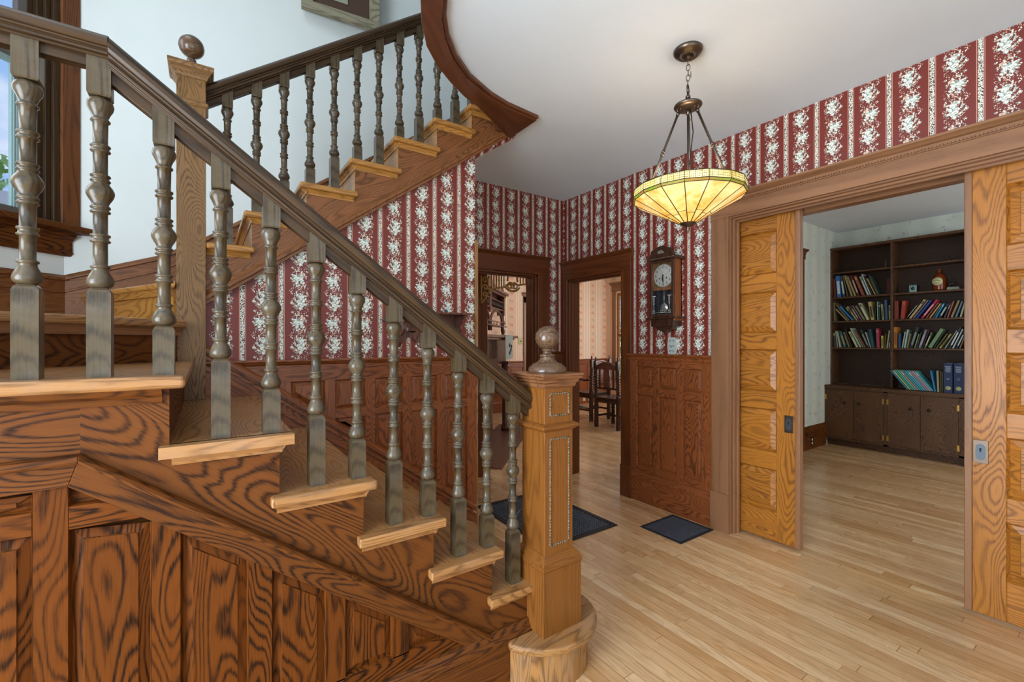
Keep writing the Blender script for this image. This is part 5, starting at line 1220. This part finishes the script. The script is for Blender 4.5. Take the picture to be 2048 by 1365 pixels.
m = MB(); m.tube([(6.9, yv + .028, zz), (6.9, yv + .028, zz + .05), (6.9, yv + .020, zz + .072), (6.9, yv, zz + .082), (6.9, yv - .020, zz + .072), (6.9, yv - .028, zz + .05), (6.9, yv - .028, zz)], .009, 8)
tag(m.build('iron_arch_ornament', plain('black_ornament', '101214', .5), None, loc=(6.9, yv, zz)), 'little black arched ornament alone on the highest left shelf', 'ornament')
yv = py2y(1640 + 895 / 6.827, 0, 6.88); m = MB(); m.tube([(6.9, yv + .004, zz), (6.9, yv + .006, zz + .05), (6.9, yv - .002, zz + .11)], .003, 6)
tag(m.build('thin_stick', plain('pale_stick', '8c9480', .5), None, loc=(6.9, yv, zz)), 'thin pale stick standing near the divider on the highest left shelf', 'ornament')
book(py2y(1640 + 935 / 6.827, 0, 6.93), .034, .20, 0, SH[2] + .008, '5a1f1c', 'dark red book standing alone by the divider on the top book shelf', 'books on the top book shelf, left bay', xf=6.93, depth=.08)

# ================================================================== DINING ROOM
P, out, al = mapY(6.92); fr, pn = MB(), MB()
def dwains(x0, x1, n):
    w = (x1 - x0) / n; s_ = .05
    fr.mould(P(x0, .955), P(x1, .955), CAP, out); fr.prism([P(x0, .84), P(x1, .84), P(x1, .91), P(x0, .91)], out * .016, X_); fr.prism([P(x0, .20), P(x1, .20), P(x1, .27), P(x0, .27)], out * .016, X_)
    for i in range(n + 1): c = x0 + i * w; fr.prism([P(max(c - s_ / 2, x0), .27), P(min(c + s_ / 2, x1), .27), P(min(c + s_ / 2, x1), .84), P(max(c - s_ / 2, x0), .84)], out * .016, Z_)
    for i in range(n): a, b = x0 + i * w + s_ / 2, x0 + (i + 1) * w - s_ / 2; pn.panel([P(a, .27, .016), P(b, .27, .016), P(b, .84, .016), P(a, .84, .016)], out, Z_, rec=.013, bev=.016)
    fr.prism([P(x0, 0), P(x1, 0), P(x1, .17), P(x0, .17)], out * .022, X_); fr.mould(P(x0, .18), P(x1, .18), BASECAP, out)
dwains(2.0, 5.07, 9); dwains(5.95, 7.36, 5)
w = struct(fr, 'trim_9', OAK_WAI, .001); pn.build('panel', OAK_WAI, w)
m = MB(); m.box(5.07, 5.19, 6.89, 6.92, 0, 2.20, Z_); m.box(5.84, 5.95, 6.89, 6.92, 0, 2.20, Z_); m.box(5.07, 5.95, 6.89, 6.92, 2.08, 2.22, X_); m.mould((5.04, 6.92, 2.28), (5.98, 6.92, 2.28), HEADCAP, (0, -1, 0)); m.box(5.19, 5.84, 6.905, 6.918, 0, 2.08, Z_)
struct(m, 'door_6', OAK_CAS, .002)
P, out, al = mapX(7.37); m = MB()
for a, b in ((6.635, 6.73), (5.48, 5.60)): m.prism([P(a, .5), P(b, .5), P(b, 2.44), P(a, 2.44)], out * .03, Z_)
m.prism([P(5.46, 2.42), P(6.74, 2.42), P(6.74, 2.56), P(5.46, 2.56)], out * .035, al); m.mould(P(5.42, 2.62), P(6.80, 2.62), HEADCAP, out); m.prism([P(5.44, .50), P(6.74, .50), P(6.74, .54), P(5.44, .54)], out * .09, al)
w2 = struct(m, 'window_2', OAK_CAS, .002)
m = MB()
for a, b, c, d in ((6.595, 6.64, .55, 2.38), (5.60, 5.645, .55, 2.38)): m.box(7.40, 7.44, a, b, c, d, Z_)
for z in (.55, 1.44, 2.33): m.box(7.40, 7.44, 5.645, 6.595, z, z + .05, Y_)
m.build('sash', OAK_GOLD, w2, .002); m = MB(); m.box(7.42, 7.424, 5.645, 6.595, .6, 2.33); m.build('glass', GLASS, w2)
# greenery outside: leafy shrub by the dining window, trees and neighbour roof by the stair window
def leaf_mat(n, c1, c2):
    m, nt, b = newmat(n); g = G(nt); nt.links.new(g.mix(g.noise(g.tc('Object'), 6, 3), c1, c2), b.inputs['Base Color']); b.inputs['Roughness'].default_value = .6; return m
LEAF = leaf_mat('leaves', '5f8f3a', 'b5d888'); BARK = plain('bark', '6a5844', .8)
def tree(loc, h, r, zc, label, n=900, sz=.09, group='trees outside the windows'):
    t = empty('garden_tree', loc, label, 'tree', group); L = V(loc); rnd = random.Random(int(loc[0] * 100))
    m = MB(); m.tube([L, L + V((.05, 0, h * .4)), L + V((0, .05, h * .7))], [r * .09, r * .07, r * .03], 8); m.build('trunk', BARK, t)
    m = MB()
    for i in range(n):
        d = V((rnd.gauss(0, 1), rnd.gauss(0, 1), rnd.gauss(0, 1))).normalized() * (rnd.random() ** .35); c = L + V((d.x * r, d.y * r, zc + d.z * r * 1.1))
        a = V((rnd.gauss(0, 1), rnd.gauss(0, 1), rnd.gauss(0, 1))).normalized(); b = a.orthogonal().normalized()
        m.add([c - a * sz, c + b * sz * .5, c + a * sz, c - b * sz * .5], [(0, 1, 2, 3)])
    o = m.build('crown', LEAF, t, recalc=False)
tree((9.6, 7.6, -.3), 3.4, 1.7, 1.7, 'leafy green tree outside the dining room window', 1500, .11)
tree((-2.7, 13.0, -.6), 6, 1.9, 3.75, 'round green tree beyond the stair window, right one', 1200, .12); tree((-7.4, 13.6, -.6), 6, 2.2, 3.9, 'round green tree beyond the stair window, left one', 1200, .13)
hs = empty('neighbour_house', (-3.4, 9.6, -.65), 'pale neighbouring house with low roof behind the stair window', 'building')
m = MB(); m.box(-6.2, -1.0, 8.6, 10.6, -.65, 2.95, X_); m.build('wall', plain('pale_siding', 'd8d8d2', .8), hs)
m = MB(); m.prism([(-6.4, 8.4, 2.9), (-6.4, 10.8, 2.9), (-6.4, 9.6, 3.55)], (5.6, 0, 0), X_); m.build('roof', plain('pale_roof', 'c4c0c0', .8), hs)
struct(MB().box(-40, 40, -30, 40, -.75, -.65), 'ground_outside', plain('lawn', '6f9a4a', .9))
# fretwork in the back doorway
fw = empty('fretwork_grille', (2.36, 3.60, 1.62), 'golden oak spindle fretwork hung across the head of the back doorway', 'fretwork')
def fX(u): return 1.4414 * 3.61 * (u - 410) / (2300 - u)
def fz(u, v): 
    x = fX(u); d = .570 * x + .8216 * 3.61; return 1.34 + (682 - v) * d / 885
zt_ = 2.0
arch = [(975, 577), (985, 577.5), (998, 576), (1008, 574.5), (1014, 571), (1020, 568), (1030, 568), (1036, 570), (1044, 569.5), (1056, 568), (1066, 566)]
m = MB(); m.tube([(fX(u), 3.61, fz(u, v)) for u, v in arch], .009, 8); m.build('arched_rail', OAK_FRET, fw)
m = MB(); m.box(fX(960), fX(1066), 3.60, 3.62, 1.985, 2.0, X_); m.build('top_rail', OAK_FRET, fw)
for u in (983, 988, 993, 998.3, 1003, 1008, 1041, 1046.5, 1052, 1058, 1063):
    v = [b for b in arch if b[0] <= u][-1][1]; m = MB(); z0 = fz(u, v); x = fX(u)
    m.tube([(x, 3.61, z0), (x, 3.61, z0 + (zt_ - z0) * .5), (x, 3.61, zt_)], [.0065, .0075, .0065], 8); m.lathe([(.005, -.01), (.0095, 0), (.005, .01)], (x, 3.61, (z0 + zt_) / 2), 8); m.build('spindle', OAK_FRET, fw)
def scroll(m, cx, cz, r, turns, a0, sg=1, th=.008):
    pts = []; n = int(20 * turns)
    for i in range(n + 1):
        t = i / n; a = a0 + sg * t * turns * 2 * PI; rr = r * (1 - .82 * t); pts.append((cx + rr * math.cos(a), 3.61, cz + rr * math.sin(a)))
    m.tube(pts, th, 6)
m = MB(); x1, x0 = fX(978), fX(963); z1, z0 = 1.965, 1.72; cxm = (x0 + x1) / 2
m.tube([(x0, 3.61, z0), (x0, 3.61, z1)], .007, 6); scroll(m, cxm, 1.92, .035, 1.2, 0); scroll(m, cxm, 1.85, .032, 1.2, PI, -1); scroll(m, cxm - .004, 1.785, .026, 1.2, 0)
m.tube([(x1 + .02, 3.61, 1.81), (cxm + .03, 3.61, 1.80), (cxm, 3.61, 1.745), (x0, 3.61, 1.70)], .009, 6); m.tube([(x1, 3.61, z1), (x1 - .01, 3.61, 1.90), (x1, 3.61, 1.81)], .008, 6)
m.build('scroll_bracket', OAK_FRET, fw)
m = MB(); cxm = fX(1025); scroll(m, cxm - .03, 1.885, .045, 1.3, -.6, 1); scroll(m, cxm + .03, 1.885, .045, 1.3, PI + .6, -1)
for s_ in (-1, 1): m.tube([(cxm + s_ * .005, 3.61, 1.835), (cxm + s_ * .05, 3.61, 1.845), (cxm + s_ * .085, 3.61, 1.87), (cxm + s_ * .075, 3.61, 1.90)], [.014, .012, .010, .006], 6); m.tube([(cxm + s_ * .06, 3.61, 1.93), (cxm + s_ * .055, 3.61, 1.99)], .010, 6)
m.build('scroll_centrepiece', OAK_FRET, fw)
# corner mantel (faces diagonally into the room)
DT = V((1, 1, 0)).normalized(); DO = V((1, -1, 0)).normalized()
def mp(t, o, z): return V((3.0, 4.8, 0)) + DT * (t * 1.42) + DO * o + Z_ * z
mt = empty('fireplace_mantel', mp(.5, 0, 0), 'carved red-brown fireplace mantel with spindled overmantel seen through the back doorway', 'mantel')
def mbx(m, t0, t1, o0, o1, z0, z1, g=Z_): m.prism([mp(t0, o0, z0), mp(t1, o0, z0), mp(t1, o1, z0), mp(t0, o1, z0)], (0, 0, z1 - z0), g)
struct(MB().prism([mp(-.8, -.33, 0), mp(.74, -.33, 0), mp(.74, -1.0, 0), mp(-.8, -1.0, 0)], (0, 0, 2.76), Z_), 'wall_chimney', WP_PINK)
m = MB(); mbx(m, -.62, 1.08, -.33, .10, 1.385, 1.42, DT); mbx(m, -.60, 1.0, -.33, .06, 1.355, 1.385, DT); m.build('mantel_shelf', MAHOG, mt, .004)
m = MB(); mbx(m, -.58, .80, -.33, -.02, 1.02, 1.355); m.build('frieze', WALNUT, mt, .003)
for t_ in (-.52, .68):
    m = MB(); m.lathe([(.065, 0), (.065, .08), (.048, .10), (.050, .50), (.044, .92), (.06, .95), (.06, 1.02)], mp(t_, -.0, 0), 16); mbx(m, t_ - .06, t_ + .06, -.06, .06, 1.0, 1.04); m.build('column', MAHOG, mt)
m = MB(); mbx(m, -.66, .70, -.33, -.20, 0, 1.02); m.build('tile_surround', plain('grey_brown_tile', '6e675c', .3, var=.8), mt)
m = MB(); mbx(m, -.40, .42, -.199, -.193, .02, .70); m.build('firebox', plain('soot_black', '100d0c', .8), mt)
m = MB(); mbx(m, -.7, 1.0, -.18, .35, .0, .012); m.build('hearth', plain('brown_hearth_tile', '6b4332', .4, var=.8), mt)
m = MB(); mbx(m, -.62, .80, -.16, .02, 2.02, 2.06, DT); mbx(m, -.60, .76, -.15, -.01, 1.99, 2.02, DT); m.build('cornice', MAHOG, mt, .003)
m = MB(); mbx(m, -.58, .72, -.13, -.03, 1.90, 1.915, DT); mbx(m, -.58, .72, -.13, -.03, 1.78, 1.80, DT); mbx(m, -.58, .72, -.135, -.12, 1.80, 1.99, DT)
for t_ in (-.58, .05, .68): mbx(m, t_, t_ + .045, -.13, -.02, 1.72, 1.99)
m.build('overmantel_frame', MAHOG, mt, .002)
m = MB()
for i in range(40):
    t_ = -.53 + i * .031
    if abs(t_ - .07) > .03: m.tube([mp(t_, -.04, 1.80), mp(t_, -.04, 1.90)], .005, 5)
m.build('spindle_gallery', WALNUT, mt)
m = MB()
for c0 in (-.20, .38):
    pts = [(c0 + .25 * math.cos(a), 1.62 + .14 * math.sin(a)) for a in [PI * i / 12 for i in range(13)]]
    m.tube([mp(c0 + .26, -.04, 1.48)] + [mp(a, -.04, b) for a, b in pts] + [mp(c0 - .26, -.04, 1.48)], .018, 6)
m.build('arches', MAHOG, mt)
for t_ in (-.56, .70):
    m = MB(); m.lathe([(.03, 0), (.02, .02), (.035, .06), (.02, .10), (.012, .14), (.035, .18), (.015, .24), (.012, .36)], mp(t_, -.04, 1.42), 12); m.build('turned_post', MAHOG, mt)
m = MB(); mbx(m, -.56, .76, -.14, -.0, 1.545, 1.56, DT)
for i in range(8): m.tube([mp(-.4 + i * .14, -.01, 1.56), mp(-.4 + i * .14, -.01, 1.60)], .006, 5)
mbx(m, -.5, .72, -.015, -.0, 1.60, 1.61, DT); m.build('display_shelf', MAHOG, mt, .001)
m = MB(); mbx(m, -.50, .28, -.20, -.14, 1.44, 1.72); m.build('mirror', plain('old_mirror_brown', 'a8744a', .15, .4), mt)
m = MB()
for i in range(13): f = i / 12; h = .10 + .10 * math.exp(-((f - .5) / .18) ** 2); mbx(m, -.25 + f * .66, -.25 + (f + 1 / 12.5) * .66, -.07, -.05, 2.06, 2.06 + h - .06 + .02)
m.lathe([(.01, 0), (.022, .03), (.016, .06), (.001, .08)], mp(.10, -.06, 2.18), 10)
m.build('pediment_crest', MAHOG, mt)
for t_ in (-.58, .74):
    m = MB(); m.tube([mp(t_, -.06, 2.05), mp(t_ + .01, -.06, 2.10), mp(t_ - .03, -.06, 2.13), mp(t_ - .01, -.06, 2.17)], [.02, .02, .016, .008], 8); m.build('finial', MAHOG, mt)
rn = MB(); rn.prism([mp(.30, .103, 1.425), mp(.70, .103, 1.425), mp(.70, .103, 1.08), mp(.32, .103, 1.08)], DO * .006, Z_); rn.prism([mp(.30, .02, 1.4215), mp(.70, .02, 1.4215), mp(.70, .109, 1.4215), mp(.30, .109, 1.4215)], (0, 0, .004), DT)
ro = rn.build('mantel_runner', plain('grey_green_cloth', '9aa39a', .7), None, 0, 1, True, mp(.5, .1, 1.08)); tag(ro, 'grey cloth runner hanging over the front of the mantel shelf', 'cloth')
m = MB()
for dt_, dz in ((.50, 1.27), (.56, 1.20), (.50, 1.16), (.60, 1.25)): m.tube([mp(dt_ - .03, .111, dz), mp(dt_, .111, dz + .03), mp(dt_ + .03, .111, dz), mp(dt_, .111, dz - .02)], .009, 5)
m.build('embroidered_figure', BLK, ro)
ft = empty('fire_tool_stand', mp(.62, .25, 0), 'pale curved fireplace tool standing on the hearth below the mantel', 'fire tool')
m = MB(); m.tube([mp(.5, .25, .026), mp(.56, .25, .2), mp(.48, .25, .45), mp(.54, .25, .62)], .012, 8); m.build('poker', plain('pale_steel', 'a8a49c', .4, .5), ft); m = MB(); m.lathe([(.03, 0), (.02, .03), (.01, .05)], mp(.54, .25, .60), 10); m.build('handle', SOOT, ft)
# brass light switch, outlet, night light
def plate(name, loc, w, h, out, right, mat, label, cat):
    L, out, right = V(loc), V(out), V(right); m = MB(); m.prism([L - right * w - Z_ * h, L + right * w - Z_ * h, L + right * w + Z_ * h, L - right * w + Z_ * h], out * .006, Z_); o = m.build(name, mat, None, .001, 1, True, L); return tag(o, label, cat)
o = plate('light_switch', (4.989, 6.918, 1.34), .045, .065, (0, -1, 0), X_, plain('bright_brass', '9a9448', .4, .1), 'square brass light switch plate on the pink wallpaper', 'light switch')
m = MB(); m.lathe([(.012, 0), (.012, .012), (.004, .018)], (5.0, 6.912, 1.335), 12, (0, -1, 0)); m.build('switch_knob', plain('brown_knob', '4a3424', .4), o)
o = plate('wall_outlet', (6.66, 6.896, .115), .035, .055, (0, -1, 0), X_, plain('ivory_plate', 'c8bf9a', .5), 'ivory wall outlet on the dining room baseboard', 'outlet')
m = MB(); m.box(6.77, 6.86, 6.85, 6.896, .05, .17); tag(m.build('night_light', plain('white_plastic', 'e8e6de', .4), None, .015, 3, True, (6.81, 6.87, .05)), 'rounded white plug-in box beside the outlet on the dining room baseboard', 'night light')
# ---- dining chairs and table
def twist(m, p0, p1, r, turns, n=60):
    p0, p1 = V(p0), V(p1); d = (p1 - p0); a = d.orthogonal().normalized(); b = d.normalized().cross(a)
    for ph in (0, PI):
        pts = []
        for i in range(n + 1): f = i / n; t = ph + f * turns * 2 * PI; pts.append(p0 + d * f + (a * math.cos(t) + b * math.sin(t)) * r * .5)
        m.tube(pts, r * .62, 6)
def chair(loc, rot, label, arms=False):
    t = empty('dining_chair', loc, label, 'chair', 'carved dining chairs')
    Q = Matrix.Rotation(rot, 3, 'Z'); L = V(loc)
    def tr(m): 
        m.v = [L + Q @ p for p in m.v]; return m
    w = .21
    for sx in (-1, 1):
        m = MB(); m.box(sx * w - .025, sx * w + .025, -.225, -.175, 0, .50, Z_); tr(m).build('rear_leg', WALNUT, t, .003)
        m = MB(); twist(m, (sx * w, -.20, .50), (sx * w, -.215, .90), .030, 5); m.box(sx * w - .024, sx * w + .024, -.240, -.190, .90, 1.03, Z_); m.lathe([(.010, 0), (.018, .012), (.010, .025), (.016, .045), (.001, .07)], (sx * w, -.215, 1.03), 10); tr(m).build('back_post', WALNUT, t)
        m = MB(); m.box(sx * w - .02, sx * w + .02, .19, .23, .30, .46, Z_); twist(m, (sx * w, .21, .08), (sx * w, .21, .30), .030, 3); m.box(sx * w - .022, sx * w + .022, .188, .232, 0, .08, Z_); tr(m).build('front_leg', WALNUT, t)
        if arms:
            m = MB(); twist(m, (sx * w, .21, .46), (sx * w, .19, .68), .020, 3); m.tube([(sx * w, .26, .70), (sx * w, .15, .70), (sx * w, -.05, .675), (sx * w, -.21, .70)], [.026, .024, .02, .02], 8); tr(m).build('arm', WALNUT, t)
    m = MB(); m.box(-w - .02, w + .02, -.20, .23, .43, .47, X_); tr(m).build('seat', WALNUT, t, .008, 2)
    m = MB(); m.box(-w, w, -.215, -.185, .39, .43, X_); m.box(-w, w, .195, .225, .38, .43, X_)
    for sx in (-1, 1): m.box(sx * w - .01, sx * w + .01, -.2, .2, .38, .43, Y_)
    tr(m).build('seat_rail', WALNUT, t, .002)
    m = MB(); 
    for sx in (-1, 1): m.box(sx * w - .01, sx * w + .01, -.2, .2, .16, .19, Y_)
    m.box(-w, w, -.01, .01, .16, .19, X_); tr(m).build('stretcher', WALNUT, t, .002)
    m = MB(); pts = [(x, -.215, .93 + .075 * math.cos(x / w * PI / 2)) for x in [-w + i * w / 8 for i in range(17)]]; m.tube(pts, .020, 8); m.prism([(-w + .02, -.22, .90), (w - .02, -.22, .90), (w - .02, -.22, .94), (.06, -.22, 1.0), (-.06, -.22, 1.0), (-w + .02, -.22, .94)], (0, .014, 0), X_); tr(m).build('crest_rail', MAHOG, t); m = MB(); m.box(-w, w, -.225, -.205, .60, .63, X_); tr(m).build('cross_rail', WALNUT, t)
    m = MB(); m.prism([(-.05, -.215, .63), (.05, -.215, .63), (.065, -.215, .80), (.05, -.215, .92), (-.05, -.215, .92), (-.065, -.215, .80)], (0, .01, 0), Z_); tr(m).build('splat', MAHOG, t)
    for sx in (-1, 1): m = MB(); m.box(sx * .13 - .016, sx * .13 + .016, -.218, -.206, .62, .93, Z_); tr(m).build('back_slat', WALNUT, t)
    return t
chair((5.245, 4.74, 0), math.radians(-86), 'dark carved dining chair with barley-twist posts, back to the doorway')
chair((5.49, 5.50, 0), math.radians(0), 'dark barley-twist armchair at the head of the dining table, beyond the first chair', True)
tb = empty('dining_table', (6.15, 4.55, 0), 'dark polished wooden dining table beyond the carved chairs', 'table')
m = MB(); m.box(5.66, 6.7, 3.75, 5.0, .72, .755, Y_); m.build('table_top', WALNUT, tb, .008, 2); m = MB(); m.box(5.74, 6.62, 3.85, 4.92, .64, .72, Y_); m.build('apron', WALNUT, tb, .002)
for x in (5.80, 6.56):
    for y in (3.9, 4.86): m = MB(); m.lathe([(.035, 0), (.03, .05), (.022, .08), (.05, .16), (.055, .25), (.03, .36), (.022, .50), (.04, .56), (.04, .64)], (x, y, 0), 14); m.build('leg', WALNUT, tb)
